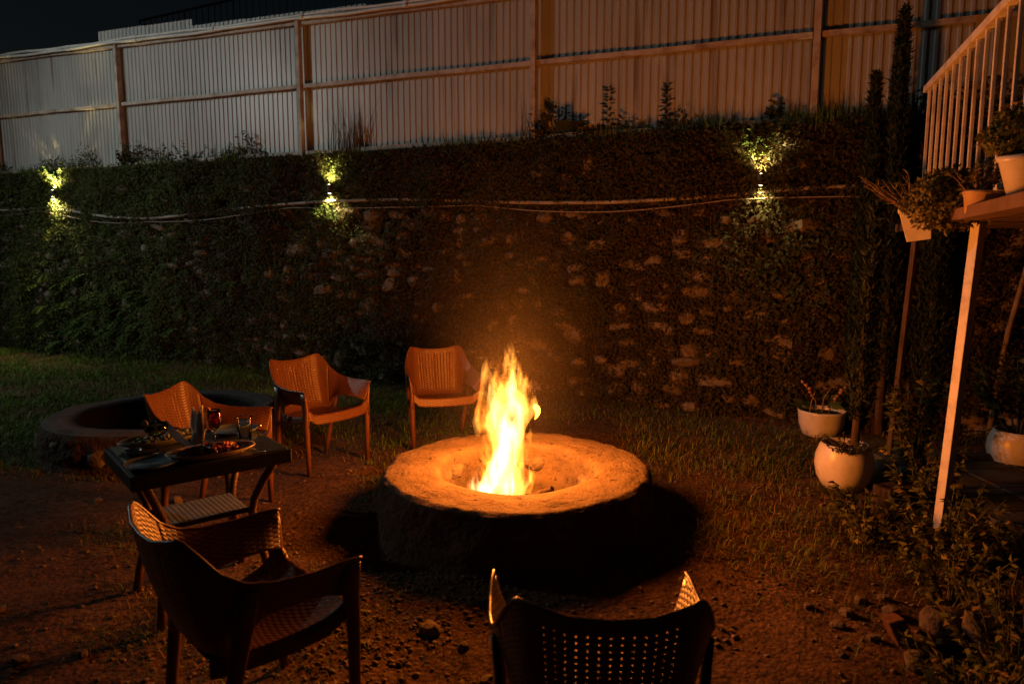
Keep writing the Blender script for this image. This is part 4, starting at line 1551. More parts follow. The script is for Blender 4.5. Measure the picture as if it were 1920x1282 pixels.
# ================================================================== raised walkway with railing on the right
P0 = np.array([2.89, 5.0]); DV = np.array([-.346, -.938]); ON = np.array([-.938, .346])
def walkway():
    t = thing('raised_walkway', 'raised walkway deck with white railing carried on slim steel posts', 'walkway', (2.6, 3.9, 0))
    O = np.array([2.6, 3.9])
    def pt(s, off, z):
        q = P0 + DV * s + ON * off - O
        return (q[0], q[1], z)
    s0, s1 = .02, 4.2
    # deck planks
    k = 0
    off = .02
    for w in [.14] * 9:
        mb = MB()
        a, b = off, off - w + .006
        zt_, zb_ = 1.835 + .002 * (k % 2), 1.80
        mb.add([pt(s0, a, zb_), pt(s1, a, zb_), pt(s1, b, zb_), pt(s0, b, zb_), pt(s0, a, zt_), pt(s1, a, zt_), pt(s1, b, zt_), pt(s0, b, zt_)],
               [(0, 1, 2, 3), (7, 6, 5, 4), (0, 4, 5, 1), (1, 5, 6, 2), (2, 6, 7, 3), (3, 7, 4, 0)])
        mb.build('deck_plank', M['bark'], t)
        off -= w
        k += 1
    for (a, b, zb_, zt_, nm) in ((.15, .026, 1.785, 1.838, 'edge_beam'), (-.9, -.98, 1.72, 1.798, 'edge_beam')):
        mb = MB()
        mb.add([pt(s0, a, zb_), pt(s1, a, zb_), pt(s1, b, zb_), pt(s0, b, zb_), pt(s0, a, zt_), pt(s1, a, zt_), pt(s1, b, zt_), pt(s0, b, zt_)],
               [(0, 1, 2, 3), (7, 6, 5, 4), (0, 4, 5, 1), (1, 5, 6, 2), (2, 6, 7, 3), (3, 7, 4, 0)])
        mb.build(nm, M['deck'], t)
    # posts
    mb = MB()
    Mz = Matrix.Rotation(R(20), 3, 'Z')
    def post(b0, b1, w, pm):
        m = MB()
        vs = []
        for c in (b0, b1):
            for q in ((-w, -w), (w, -w), (w, w), (-w, w)):
                v = Mz @ Vector((q[0], q[1], 0))
                vs.append((c[0] + v.x - O[0], c[1] + v.y - O[1], c[2]))
        m.add(vs, [(3, 2, 1, 0), (4, 5, 6, 7), (0, 1, 5, 4), (1, 2, 6, 5), (2, 3, 7, 6), (3, 0, 4, 7)])
        m.build('post', pm, t, bevel=.004)
    post((2.495, 3.90, -.05), (2.585, 3.90, 1.80), .027, M['railpaint'])
    post((3.01, 5.40, -.05), (3.05, 5.30, 1.80), .020, M['bark'])
    # railing
    rl = bpy.data.objects.new('railing', None); COL.objects.link(rl); rl.parent = t
    mb = MB()
    Mr = Matrix.Rotation(math.atan2(DV[1], DV[0]), 3, 'Z')
    for (z, w, h, nm, oo) in ((2.765, .055, .045, 'handrail', 0), (1.93, .03, .03, 'bottom_rail', 0)):
        m = MB()
        L = 4.0
        c = P0 + DV * (L / 2 - .03) - O
        m.box((c[0], c[1], z), (L, w, h), Mr)
        m.build(nm, M['railpaint'], rl, bevel=.006)
    s = .05
    while s < 3.6:
        q = P0 + DV * s - O
        m = MB()
        m.box((q[0], q[1], 2.345), (.019, .019, .80), Mr)
        m.build('baluster', M['railpaint'], rl, bevel=.003)
        s += .172
walkway()
mb = MB()
pts = [(4.08, 5.82, -.05), (4.09, 5.78, .5), (4.13, 5.75, 1.0), (4.20, 5.72, 1.45), (4.28, 5.70, 1.9)]
mb.tube(pts, [.024, .023, .022, .021, .02], 9)
tag(mb.build('bamboo_pole', M['bamboo'], smooth=True), 'crooked peeling bamboo pole rising behind the walkway posts', 'pole')

# ================================================================== plants
def shrub(name, label, cat, loc, h, spread, nst, lsz, per, mat, seed, group=None, stem='stem', aspect=.55, lowbias=.25, upright=.6, tone=(0, 1)):
    rs = np.random.default_rng(seed)
    t = thing(name, label, cat, loc, 0, group)
    mb = MB()
    C, D, S = [], [], []
    for i in range(nst):
        a = rs.uniform(0, 6.28)
        r = spread * rs.uniform(.15, 1) ** .7
        hh = h * rs.uniform(.55, 1.0)
        b = np.array([math.cos(a) * r * .18, math.sin(a) * r * .18, 0])
        e = np.array([math.cos(a) * r, math.sin(a) * r, hh])
        mdl = b * .6 + e * .4 + np.array([0, 0, hh * .18 * upright])
        P = []
        for u in np.linspace(0, 1, 7):
            P.append(b * (1 - u) ** 2 + 2 * mdl * u * (1 - u) + e * u * u + rs.normal(0, .004, 3))
        rad = np.linspace(.006, .002, 7) * (.5 + h)
        mb.tube([tuple(q) for q in P], list(rad), 5)
        for k in range(per):
            u = lowbias + (1 - lowbias) * rs.uniform(0, 1) ** .8
            f = u * 6
            i0 = min(int(f), 5)
            p = P[i0] * (1 - (f - i0)) + P[i0 + 1] * (f - i0)
            d = rs.normal(size=3) * .8 + np.array([math.cos(a), math.sin(a), .5])
            d /= np.linalg.norm(d)
            C.append(p + d * .004); D.append(d); S.append(lsz * rs.uniform(.6, 1.25))
    mb.build('stems', M[stem], t, smooth=True)
    C = np.array(C); D = np.array(D); S = np.array(S)
    Nr = rs.normal(size=C.shape) * .5 + np.array([0, 0, 1.0]) - D * .2
    V, F = leaves(C, Nr, S, rs, aspect, 0, D)
    tn = np.repeat(np.clip(rs.uniform(tone[0], tone[1], len(C)), 0, 1), 4)
    raw('foliage', V, F, mat, t, col=tn)
    return t

def bush_ball(name, label, cat, loc, rad, n, lsz, mat, seed, group=None, squash=(1, 1, 1), droop=0):
    """dense leafy mass grown from short stems"""
    rs = np.random.default_rng(seed)
    t = thing(name, label, cat, loc, 0, group)
    d = rs.normal(size=(n, 3)); d /= np.linalg.norm(d, axis=1, keepdims=True)
    r = rad * rs.uniform(.25, 1, n) ** .45
    lump = .65 + .7 * fbm(d * 2.2 + seed, 3, seed)
    C = d * (r * lump)[:, None] * np.array(squash)
    C[:, 2] -= droop * (np.hypot(C[:, 0], C[:, 1]) ** 2) / rad
    V, F = leaves(C, d + rs.normal(size=(n, 3)) * .6, lsz * rs.uniform(.6, 1.3, n), rs, .5, 0, d)
    tn = np.repeat(np.clip(rs.uniform(0, 1, n) * .6 + .4 * (lump - .65) / .5, 0, 1), 4)
    raw('foliage', V, F, mat, t, col=tn)
    mb = MB()
    for k in range(12):
        e = Vector(C[int(rs.integers(0, n))])
        mb.tube([(0, 0, -rad * .8 * squash[2]), tuple(e * .5), tuple(e)], [.006, .004, .002], 5)
    mb.build('stems', M['stem'], t)
    return t

# cypresses --------------------------------------------------------------
def cypress(label, loc, h, r, n, seed, lean=(0, 0), z0=.3):
    rs = np.random.default_rng(seed)
    t = thing('cypress_tree', label, 'tree', loc, 0, 'slim cypresses before the wall')
    mb = MB()
    mb.tube([(0, 0, -.05), (lean[0] * .3, lean[1] * .3, h * .4), (lean[0], lean[1], h * .96)], [.022 + .006 * h, .02, .004], 8)
    mb.build('trunk', M['bark'], t, smooth=True)
    z = z0 + (h - z0) * rs.uniform(0, 1, n) ** .85
    f = (z - z0) / (h - z0)
    prof = r * np.clip((1 - f) ** .55, .0, 1) * (.55 + .45 * np.clip(f / .15, 0, 1)) * (.75 + .5 * vnoise(np.stack([z * 4, 0 * z, 0 * z], -1), seed))
    a = rs.uniform(0, 6.28, n)
    rr = prof * rs.uniform(.2, 1, n) ** .5 * (.7 + .6 * vnoise(np.stack([z * 3, np.cos(a) * 1.5, np.sin(a) * 1.5], -1), seed + 3))
    C = np.stack([rr * np.cos(a) + lean[0] * z / h, rr * np.sin(a) + lean[1] * z / h, z], -1)
    D = np.stack([np.cos(a) * .45, np.sin(a) * .45, np.full(n, 1.0)], -1) + rs.normal(size=(n, 3)) * .22
    D /= np.linalg.norm(D, axis=1, keepdims=True)
    Nr = np.stack([np.cos(a), np.sin(a), .2 + 0 * a], -1) + rs.normal(size=(n, 3)) * .6
    V, F = leaves(C, Nr, rs.uniform(.03, .085, n), rs, .22, 0, D)
    raw('crown', V, F, M['cypress'], t, col=np.repeat(rs.uniform(0, 1, n), 4))
cypress('tallest slim cypress, its pointed tip reaching the fence mid rail', (3.27, 6.06, 0), 3.70, .15, 9000, 1, (.08, .16), .5)
cypress('shorter dark cypress standing close against the tallest one', (3.12, 6.16, 0), 3.18, .15, 8000, 2, (.06, .14), .5)
cypress('thin wispy conifer growing out of the round white pot', (2.405, 4.76, .20), 1.85, .085, 2600, 3, (.12, .1), .25)
cypress('low dark conifer crowding under the foot of the white railing', (3.62, 5.98, 0), 2.4, .2, 7000, 4, (0, 0), .4)

# fence foot plants ------------------------------------------------------
def spire_plant(label, x, z0, h, seed):
    rs = np.random.default_rng(seed)
    p = wall_pt(np.array([x]), np.array([z0]), -.06)[0]
    t = thing('spire_plant', label, 'plant', tuple(p))
    mb = MB(); mb.tube([(0, 0, -.1), (.01, 0, h * .5), (0, 0, h)], [.007, .006, .003], 6)
    mb.build('stem', M['stem'], t, smooth=True)
    k = 0
    for z in np.linspace(.10, h, 14):
        for q in range(4 if z < h * .7 else 6):
            a = k * 2.4 + q * 1.57
            L = .13 * (1.15 - .55 * z / h) * rs.uniform(.8, 1.25)
            up = .15 + .9 * max(z / h - .55, 0)
            d = np.array([[math.cos(a), math.sin(a), up]])
            V, F = leaves(np.array([[0, 0, z]]), np.array([[-math.cos(a) * up, -math.sin(a) * up, 1.0]]), np.array([L]), rs, .38, .0, d)
            raw('leaf', V, F, M['creeper'], t, col=np.full(4, rs.uniform(.2, .9)))
            k += 1
spire_plant('upright leafy spire plant against the fence, beside the broad leaved one', 1.02, 2.87, .52, 1)
spire_plant('upright leafy spire plant against the fence, nearest the right hand wall lamp', 1.585, 2.86, .50, 2)
shrub('low_weed', 'low leafy weed between the two spire plants at the fence', 'plant', tuple(wall_pt(np.array([1.22]), np.array([2.86]), -.02)[0]), .24, .16, 9, .05, 10, M['creeper'], 9)
shrub('low_weed', 'small dark weed at the fence foot above the right hand wall lamp', 'plant', tuple(wall_pt(np.array([2.57]), np.array([2.84]), -.02)[0]), .26, .12, 7, .07, 9, M['creeper'], 19)
shrub('low_weed', 'leafy weed climbing the foot of the first pale fence post by the lawn', 'plant', tuple(wall_pt(np.array([-5.93]), np.array([2.95]), .03)[0]), .38, .22, 12, .06, 14, M['creeper'], 29)
shrub('low_weed', 'bushy weed before the pale sheets, midway between two fence posts', 'plant', tuple(wall_pt(np.array([-4.75]), np.array([2.93]), .03)[0]), .32, .4, 16, .05, 12, M['creeper'], 39)
def broad_plant():
    rs = np.random.default_rng(4)
    p = wall_pt(np.array([.50]), np.array([2.82]), .02)[0]
    t = thing('broad_leaf_plant', 'plant with large broad leaves at the fence post foot', 'plant', tuple(p))
    for k in range(9):
        a = k * 2.4
        L = rs.uniform(.20, .34)
        e = np.array([math.cos(a) * .12, math.sin(a) * .12, rs.uniform(.05, .26)])
        mb = MB(); mb.tube([(0, 0, -.05), tuple(e * .6 + np.array([0, 0, .03])), tuple(e)], .005, 5)
        mb.build('stalk', M['stem'], t)
        d = np.array([math.cos(a), math.sin(a), rs.uniform(-.3, .9)])
        V, F = leaves(e[None], np.array([[-math.cos(a) * .4, -math.sin(a) * .4, 1.0]]), np.array([L]), rs, .62, 0, d[None])
        raw('leaf', V, F, M['creeper'], t, col=np.full(4, rs.uniform(.3, .9)))
broad_plant()
def tall_grass(label, x, z, h, n, seed, mat, spread=.25):
    rs = np.random.default_rng(seed)
    p = wall_pt(np.array([x]), np.array([z]), .02)[0]
    P = np.stack([rs.normal(0, spread * .3, n), rs.normal(0, .04, n), np.zeros(n)], -1)
    V, F = blades(P, h * rs.uniform(.35, 1, n), rs, .65, .004)
    o = raw('grass_tuft', V, F, mat, col=toneof(n, 5, rs), loc=tuple(p))
    tag(o, label, 'grass')
tall_grass('tall dry grass tuft rising against the fence above the middle wall lamp', -2.02, 2.84, .92, 120, 3, M['drygrass'], .5)
tall_grass('thin grass tuft beside the broad leaved plant at the fence', .30, 2.80, .55, 60, 4, M['drygrass'], .3)
tall_grass('short grass tuft below the pale sheets near the second fence post', -3.9, 2.92, .36, 160, 5, M['grass'], .5)
shrub('trailing_bush', 'bright creeper bush lit from below by the right hand wall lamp', 'bush', tuple(wall_pt(np.array([2.42]), np.array([2.50]), .16)[0]), .34, .24, 26, .05, 22, M['fern'], 51)
shrub('trailing_bush', 'leafy clump glowing just above the wall lamp over the ferns', 'bush', tuple(wall_pt(np.array([-7.33]), np.array([2.78]), .16)[0]), .28, .22, 20, .07, 16, M['fern'], 52)
shrub('trailing_bush', 'weedy clump glowing above the wall lamp under the tall dry grass', 'bush', tuple(wall_pt(np.array([-2.12]), np.array([2.58]), .16)[0]), .26, .22, 24, .045, 18, M['fern'], 53)
shrub('trailing_bush', 'leafy growth lit yellow under the middle wall lamp, over the hose', 'bush', tuple(wall_pt(np.array([-2.2]), np.array([1.98]), .14)[0]), .30, .34, 30, .045, 20, M['fern'], 54)

# ------------------------------------------------------------------ pots on the ground
def round_pot(label, x, y, r, h, mat, prof, z=None, sink=.02):
    g = float(gh(x, y)) - sink if z is None else z
    t = thing('plant_pot', label, 'pot', (x, y, g))
    mb = MB(); mb.lathe([(a * r, b * h) for a, b in prof], 40)
    mb.build('pot_body', mat, t, smooth=True)
    mb = MB()
    ri = [a for a, b in prof if b > .9][-1] * r * .98
    mb.lathe([(ri, h * .86), (ri * .6, h * .89), (.001, h * .9)], 24)
    mb.build('soil', M['soil'], t, smooth=True)
    return g
belly = [(.001, 0), (.55, 0), (.72, .06), (.92, .28), (1.0, .52), (.97, .74), (.86, .93), (.80, 1.0), (.74, 1.0), (.76, .93), (.80, .84)]
cup = [(.001, 0), (.6, 0), (.75, .1), (.92, .5), (.98, .9), (1.0, 1.0), (.94, 1.0), (.92, .9), (.86, .5)]
g1 = round_pot('round bellied white pot in the grass holding a thin conifer', 2.36, 4.80, .195, .33, M['pot'], belly)
g2 = round_pot('white bowl shaped pot of red stemmed begonia sunk in the grass', 2.80, 6.16, .205, .26, M['pot'], cup, sink=.04)
g3 = round_pot('white bellied pot on the dark paving beyond the bamboo pole', 3.83, 5.13, .20, .32, M['pot'], belly)
shrub('potted_shrub', 'leafy shrub growing from the pot on the dark paving', 'shrub', (3.83, 5.13, g3 + .27), .62, .36, 18, .075, 16, M['shrub'], 61, tone=(0, .5))
shrub('trailing_plant', 'small round leaved plant spilling over the rim of the bellied pot', 'plant', (2.34, 4.70, g1 + .28), .10, .20, 26, .028, 14, M['creeper'], 62, upright=-.4)
def begonia():
    rs = np.random.default_rng(8)
    t = thing('begonia', 'bare red flower stalks over broad leaves in the bowl shaped pot', 'plant', (2.80, 6.16, g2 + .2))
    stalks = [[(-.04, 0, 0), (-.06, 0, .14), (-.13, 0, .24), (-.20, .0, .33)], [(.05, 0, 0), (.09, -.02, .12), (.15, 0, .2), (.22, 0, .27)], [(.0, 0, 0), (.02, .02, .16), (.08, .02, .25)], [(-.1, .02, 0), (-.09, .02, .12), (-.07, .0, .22)]]
    for s in stalks:
        mb = MB(); mb.tube(s, [.007, .006, .005, .004][:len(s)], 6)
        mb.build('stalk', M['drystem'], t, smooth=True)
    for s in stalks[:2]:
        for k in range(5):
            u = .45 + .11 * k
            i = min(int(u * 3), 2)
            p = Vector(s[i]).lerp(Vector(s[i + 1]), u * 3 - i)
            V, F = stone_mesh(.03, .026, .026, 90 + k)
            o = raw('flower_bud', V, F, M['chillibud'], t, smooth=True)
            o.location = p + Vector((rs.uniform(-.012, .012), rs.uniform(-.012, .012), .012))
    for k in range(11):
        a = k * 2.4
        e = np.array([math.cos(a) * .12 - .05, math.sin(a) * .10, rs.uniform(.03, .16)])
        V, F = leaves(e[None], np.array([[-math.cos(a) * .5, -math.sin(a) * .5 - .5, 1.0]]), np.array([rs.uniform(.09, .15)]), rs, .85, 0, np.array([[math.cos(a), math.sin(a), .2]]))
        raw('leaf', V, F, M['shrub'], t, col=np.full(4, rs.uniform(0, .5)))
M['chillibud'] = plain('pale_bud', (.42, .20, .10), .5)
begonia()

# pots on the walkway edge ------------------------------------------------
def tapered_pot(name, label, loc, rt, rb, h, mat, tilt=(0, 0, 0), square=False):
    t = thing(name, label, 'pot', loc)
    t.rotation_euler = tilt
    mb = MB()
    n = 4 if square else 32
    prof = [(.001, 0), (rb, 0), (rt * .97, h * .86), (rt, h * .87), (rt * 1.04, h * .88), (rt * 1.04, h), (rt * .95, h), (rt * .93, h * .8)]
    mb.lathe(prof, n)
    mb.build('pot_body', mat, t, smooth=not square, bevel=.006 if square else 0)
    mb = MB(); mb.lathe([(rt * .94, h * .82), (.001, h * .86)], n)
    mb.build('soil', M['soil'], t)
    return t
tapered_pot('plant_pot', 'tilted white square planter hanging from the walkway edge', (2.33, 4.02, 1.715), .115, .085, .20, M['pot'], (R(6), R(-17), R(12)), True)
tapered_pot('plant_pot', 'small tan pot on the walkway edge beside the steel post', (2.13, 3.22, 1.80), .075, .055, .10, M['pottan'], (0, R(6), 0))
tapered_pot('plant_pot', 'white bucket shaped pot on the walkway edge under the railing', (2.10, 2.88, 1.838), .098, .066, .19, M['pot'], (R(4), R(-9), 0))
bush_ball('bushy_plant', 'bushy yellow green plant billowing out of the hanging square planter', 'plant', (2.20, 3.58, 1.90), .185, 3600, .028, M['succulent'], 71, squash=(1.0, .9, .85), droop=.2)
bush_ball('bushy_plant', 'feathery plant growing from the white bucket pot', 'plant', (2.07, 2.90, 2.10), .125, 1600, .030, M['shrub'], 72, squash=(1.1, 1, .9))
shrub('spiky_plant', 'thin grassy plant with long stray stems at the walkway corner', 'plant', (2.33, 4.05, 1.86), .22, .34, 44, .05, 9, M['succulent'], 73, aspect=.16, stem='drystem', upright=.2)
shrub('spiky_plant', 'dry leafy sprigs over the small tan pot', 'plant', (2.12, 3.22, 1.88), .18, .14, 16, .035, 12, M['succulent'], 74, stem='drystem')

# shrubs by the walkway ----------------------------------------------------
SH = [((1.98, 3.75), .34, .26, 17, .048, 'leafy low shrub at the edge of the dry grass before the posts'),
      ((2.28, 3.50), .44, .30, 20, .048, 'leafy shrub wrapped round the foot of the white post'),
      ((2.65, 4.35), .46, .24, 16, .050, 'shrub behind the white post beside the bellied pot'),
      ((2.98, 5.05), .82, .20, 15, .060, 'tall leafy shrub between the slim rear post and the front post'),
      ((2.05, 3.10), .34, .28, 17, .042, 'shrub spreading over the rubble below the walkway'),
      ((2.55, 3.40), .36, .30, 17, .05, 'shadowed shrub under the walkway deck'),
      ((1.86, 2.42), .46, .30, 24, .036, 'dense fine leaved bush over the concrete lumps'),
      ((1.52, 2.10), .30, .26, 24, .034, 'low fine leaved bush at the lower corner by the broken brick')]
for k, ((x, y), h, s, n, l, lab) in enumerate(SH):
    shrub('garden_shrub', lab, 'shrub', (x, y, float(gh(x, y)) - .02), h, s, int(n * 1.4), l, 26, M['shrub'], 80 + k, 'leafy shrubs beside the walkway')

# rubble -------------------------------------------------------------------
def lump(name, label, cat, loc, s, seed, rot, mat):
    V, F = stone_mesh(s[0], s[2], s[1], seed)
    o = raw(name, V, F, mat, loc=loc)
    o.rotation_euler = rot
    return tag(o, label, cat)
def brick(loc, rot, label):
    mb = MB(); mb.box((0, 0, 0), (.20, .095, .065))
    o = mb.build('brick', M['brick'], bevel=.006, loc=loc)
    o.rotation_euler = rot
    tag(o, label, 'brick')
brick((1.60, 2.72, .075), (R(65), R(20), R(70)), 'broken red brick propped on end among the rubble')
lump('concrete_lump', 'pitted lump of old concrete beside the propped brick', 'rubble', (1.80, 2.72, .09), (.26, .20, .17), 31, (0, .2, .5), M['rubble'])
lump('concrete_lump', 'pale slab of concrete half hidden by the fine leaved bush', 'rubble', (1.95, 2.60, .12), (.34, .24, .14), 32, (.2, .3, -.4), M['rubble'])
lump('concrete_lump', 'small rounded lump of concrete in front of the propped brick', 'rubble', (1.58, 2.53, .05), (.11, .10, .09), 33, (0, 0, .3), M['rubble'])
mb = MB(); mb.box((2.50, 4.34, .07), (.30, .14, .16), Matrix.Rotation(R(20), 3, 'Z'))
tag(mb.build('planter_box', M['log'], bevel=.008), 'low dark planter box at the foot of the shrubs', 'planter')

# paving under the walkway ---------------------------------------------------
pv = thing('paving', 'dark stone slabs paving the ground under the walkway', 'paving', (3.6, 4.4, 0))
pv['kind'] = 'structure'
del pv['category']
for i in range(6):
    for j in range(5):
        mb = MB(); mb.box((-.55 + i * .42, -.95 + j * .42, .045 + .004 * ((i * 7 + j * 3) % 3)), (.405, .405, .06))
        mb.build('paving_slab', M['paver'], pv, bevel=.006)
mb = MB(); mb.tube([(2.72, 5.02, .07), (3.3, 5.10, .08), (4.2, 5.25, .07)], .045, 9)
mb2 = mb.build('kerb_log', M['bark'], smooth=True)
tag(mb2, 'round log edging the dark paving behind the white post', 'log')

# ================================================================== grass, pebbles, rocks
PITS = [(.03, 4.16, .86), (-3.0, 5.92, 1.0)]
def inpit(x, y, pad=0):
    k = np.zeros(len(x), bool)
    for cx, cy, r in PITS:
        k |= np.hypot(x - cx, y - cy) < r + pad
    return k
def grass():
    rs = np.random.default_rng(2)
    n = 420000
    x = rs.uniform(-9, 4.2, n); y = rs.uniform(1.6, 12.0, n)
    p = np.stack([x, y, 0 * x], -1)
    m = fbm(p * 1.3, 4, 51); m2 = fbm(p * 5, 3, 53)
    dw = (WA + WB * x) - y
    lawn = smooth01(-1.5, -3.2, x) * smooth01(4.6, 6.0, y)                 # green lawn, left rear
    lawn = np.maximum(lawn, .55 * smooth01(5.1, 6.2, y) * smooth01(.6, -.6, x))
    dry = smooth01(.75, 1.15, x) * smooth01(2.7, 3.6, y)                   # dry tussocks on the right
    patch = np.where(x < -.9, .9, .4) * np.clip((m - .44) * 6, 0, 1)
    d = np.maximum(np.maximum(lawn * np.clip((m - .25) * 3, .35, 1), dry * np.clip((m - .32) * 3.2, .1, 1)), patch)
    d *= .45 + .55 * (m2 > .45)
    far = np.clip(6.0 / np.hypot(x, y), .25, 1) ** .8
    k = (rs.uniform(0, 1, n) < d * far) & (dw > -.02) & ~inpit(x, y, -.02) & ~((x > 2.9) & (y > 3.3) & (y < 5.1))
    x, y, lawn, dry = x[k], y[k], lawn[k], dry[k]
    n = len(x)
    P = np.stack([x, y, gh(x, y) - .004], -1)
    h = (.018 + .055 * rs.uniform(0, 1, n) ** 1.7) * (1 + .4 * lawn + .35 * dry) * (.6 + .8 * m2[k])
    dist = np.hypot(x, y)
    isdry = rs.uniform(0, 1, n) < np.where(lawn > .3, .05, np.where(dry > .3, .62, .5))
    for flag, nm, mt, lab in ((False, 'lawn_grass', 'grass', 'short green grass spreading from the lawn across the garden'), (True, 'dry_grass', 'drygrass', 'dry straw coloured grass scattered over the dirt')):
        s = isdry == flag
        wd = .0016 + .0005 * np.clip(dist[s] - 2, 0, 8)
        V, F = blades(P[s], h[s], rs, 2.0, 1.0)
        # scale the width with distance so far blades stay visible
        V = V.reshape(-1, 5, 3)
        c = V[:, 0:2].mean(1, keepdims=True)
        V[:, 0:2] = c + (V[:, 0:2] - c) * wd[:, None, None]
        c = V[:, 2:4].mean(1, keepdims=True)
        V[:, 2:4] = c + (V[:, 2:4] - c) * wd[:, None, None]
        o = raw(nm, V.reshape(-1, 3), F, M[mt], col=toneof(int(s.sum()), 5, rs))
        tag(o, lab, 'grass', kind='stuff')
grass()

def pebbles():
    rs = np.random.default_rng(6)
    base = []
    for k in range(5):
        V, F = stone_mesh(1, .7, .85, 120 + k)
        base.append((V, F))
    # simpler lumps for the small ones
    n = 4200
    x = np.concatenate([rs.uniform(-3.8, 2.4, n), rs.normal(-.55, .5, 2600)])
    y = np.concatenate([rs.uniform(1.7, 5.6, n), rs.normal(2.95, .35, 2600)])
    k = ~inpit(x, y, .01)
    x, y = x[k], y[k]
    m = fbm(np.stack([x, y, 0 * x], -1) * 1.6, 3, 61)
    k = rs.uniform(0, 1, len(x)) < np.clip((m - .3) * 3, .05, 1)
    x, y = x[k], y[k]
    n = len(x)
    s = .005 + .017 * rs.uniform(0, 1, n) ** 3.5
    z = gh(x, y) + s * .2
    oct_v = np.array([(1, 0, 0), (0, 1, 0), (-1, 0, 0), (0, -1, 0), (.1, .1, .7), (0, 0, -.6)], float)
    oct_f = np.array([(0, 1, 4), (1, 2, 4), (2, 3, 4), (3, 0, 4), (1, 0, 5), (2, 1, 5), (3, 2, 5), (0, 3, 5)])
    a = rs.uniform(0, 6.28, n)
    V = oct_v[None] * s[:, None, None] * rs.uniform(.6, 1.3, (n, 6, 1)) * np.stack([np.ones(n), rs.uniform(.6, 1, n), rs.uniform(.6, 1, n)], -1)[:, None]
    c, sn = np.cos(a)[:, None], np.sin(a)[:, None]
    X = V[:, :, 0] * c - V[:, :, 1] * sn + x[:, None]; Y = V[:, :, 0] * sn + V[:, :, 1] * c + y[:, None]; Z = V[:, :, 2] + z[:, None]
    V = np.stack([X, Y, Z], -1).reshape(-1, 3)
    F = (oct_f[None] + (np.arange(n) * 6)[:, None, None]).reshape(-1, 3)
    o = raw('pebbles', V, F, M['pebble'])
    tag(o, 'loose gravel and clods strewn over the dirt', 'gravel', kind='stuff')
M['pebble'] = noise_mat('pebble', [(.3, (.06, .045, .035)), (.55, (.13, .10, .08)), (.75, (.22, .18, .15))], 9, .9, .3, 60, .2)
pebbles()
def litter():
    rs = np.random.default_rng(66)
    n = 2600
    x = rs.uniform(-4.5, 2.6, n); y = rs.uniform(1.7, 7.0, n)
    k = ~inpit(x, y, .0) & (rs.uniform(0, 1, n) < np.clip((fbm(np.stack([x, y, 0 * x], -1) * 1.2, 3, 67) - .3) * 3, .1, 1))
    x, y = x[k], y[k]; n = len(x)
    C = np.stack([x, y, gh(x, y) + .008], -1)
    V, F = leaves(C, np.array([0, 0, 1.0]) + rs.normal(size=(n, 3)) * .35, rs.uniform(.014, .042, n), rs, .5)
    o = raw('leaf_litter', V, F, M['drygrass'], col=np.repeat(rs.uniform(0, 1, n), 4))
    tag(o, 'dead leaves scattered over the trodden dirt', 'leaf litter', kind='stuff')
litter()
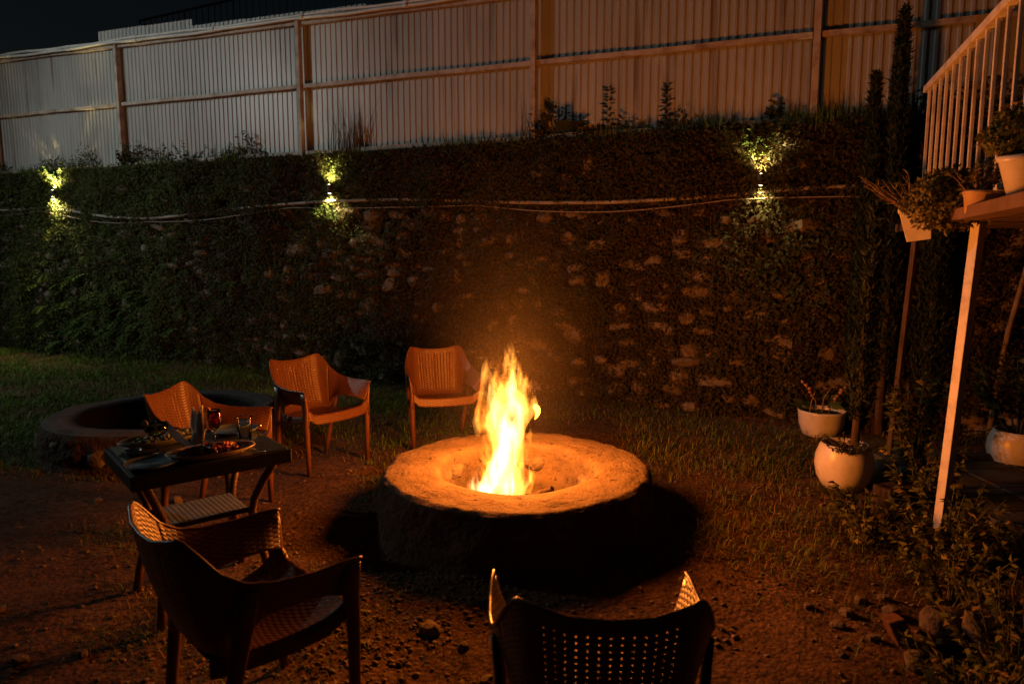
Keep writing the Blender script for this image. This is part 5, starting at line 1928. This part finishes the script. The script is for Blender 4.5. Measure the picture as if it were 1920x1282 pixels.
def rocks():
    rs = np.random.default_rng(16)
    spots = [(-1.98, 2.62, .06), (-1.75, 2.66, .05), (-2.6, 3.05, .06), (-2.35, 3.02, .05), (-1.84, 2.42, .06), (-1.55, 2.3, .05), (-2.9, 2.55, .07), (-2.05, 2.3, .06), (-1.75, 2.05, .05),
             (-2.2, 4.4, .09), (-2.45, 4.5, .07), (-2.75, 4.45, .06), (-.62, 2.75, .06), (-.36, 2.85, .09), (-.45, 2.62, .05), (-.2, 2.72, .05), (-.75, 3.0, .05), (-.9, 3.2, .05), (-.1, 2.5, .05), (-.28, 2.45, .045),
             (1.32, 2.62, .05), (1.42, 2.85, .06), (1.5, 2.95, .07), (1.62, 3.05, .06), (1.25, 2.4, .05), (1.1, 2.25, .06), (1.05, 2.35, .045), (1.7, 2.95, .08), (1.35, 3.0, .05), (1.75, 3.1, .06), (1.52, 2.75, .05), (-2.12, 6.3, .10)]
    meshes = []
    for k in range(6):
        V, F = stone_mesh(1, .7, .8, 200 + k)
        me = bpy.data.meshes.new('rock')
        me.from_pydata([tuple(q) for q in V], [], [tuple(int(i) for i in q) for q in F])
        me.materials.append(M['stone'])
        meshes.append(me)
    for i, (x, y, s) in enumerate(spots):
        o = bpy.data.objects.new('rock', meshes[i % 6])
        COL.objects.link(o)
        z = float(gh(x, y)) + s * .15
        o.location = (x, y, z)
        o.scale = (s * rs.uniform(.8, 1.3), s, s * rs.uniform(.7, 1))
        o.rotation_euler = (rs.uniform(-.3, .3), rs.uniform(-.3, .3), rs.uniform(0, 6.28))
        if i < 12:
            tag(o, 'small loose rock on the dirt around the table', 'rock', 'loose rocks around the table')
        elif i < 20:
            tag(o, 'small loose rock among the gravel in front of the burning pit', 'rock', 'loose rocks before the pit')
        elif i < 31:
            tag(o, 'small loose rock beside the broken brick rubble', 'rock', 'loose rocks by the rubble')
        else:
            o['label'] = 'single rock lying on the rim edge of the unlit fire pit'
            o['category'] = 'rock'
            o.location.z = .30
            o.location.x, o.location.y = -2.16, 6.08
rocks()

# ================================================================== hillside details
def hill_bushes():
    rs = np.random.default_rng(33)
    n = 26000
    u = rs.uniform(-18, 6, n)
    t = rs.uniform(1.2, 13, n)
    P = wall_pt(u, wall_top(u))
    x = P[:, 0] - WN[0] * t; y = P[:, 1] - WN[1] * t
    m = fbm(np.stack([x, y, 0 * x], -1) * .7, 3, 91)
    k = rs.uniform(0, 1, n) < np.clip((m - .38) * 4, 0, 1)
    x, y, t, u, m = x[k], y[k], t[k], u[k], m[k]
    n = len(x)
    z = hill_z(t, u) + rs.uniform(0, 1, n) * 1.5 * np.clip((m - .35) * 4, 0, 1)
    C = np.stack([x, y, z], -1)
    V, F = leaves(C, rs.normal(size=(n, 3)) + np.array([0, -.5, .5]), rs.uniform(.08, .2, n), rs, .5)
    o = raw('hillside_scrub', V, F, M['creeper'], col=np.repeat(rs.uniform(0, .8, n), 4))
    tag(o, 'dark scrub covering the hillside behind the fence', 'scrub', kind='stuff')
hill_bushes()
def hill_railing():
    t0 = 6.2
    t = thing('iron_railing', 'faint dark iron railing high on the hillside behind the fence', 'railing', (0, 0, 0))
    def pt(u, dz):
        p = wall_pt(np.array([u]), wall_top(np.array([u])))[0]
        return (p[0] - WN[0] * t0, p[1] - WN[1] * t0, hill_z(t0, u) + 1.1 + dz + .02 * u)
    mb = MB(); mb.tube([pt(u, .05) for u in np.linspace(-13, 1, 15)], .03, 6)
    mb.build('rail', M['ironrail'], t)
    mb = MB(); mb.tube([pt(u, 2.3) for u in np.linspace(-13, 1, 15)], .03, 6)
    mb.build('rail', M['ironrail'], t)
    for u in np.arange(-13, 1, .2):
        mb = MB()
        a = pt(u, -1.4 if int(round((u + 13) / .2)) % 8 == 0 else .05); b = pt(u, 2.3)
        mb.tube([a, b], .022 if a[2] < pt(u, 0)[2] else .013, 6)
        mb.build('bar', M['ironrail'], t)
hill_railing()
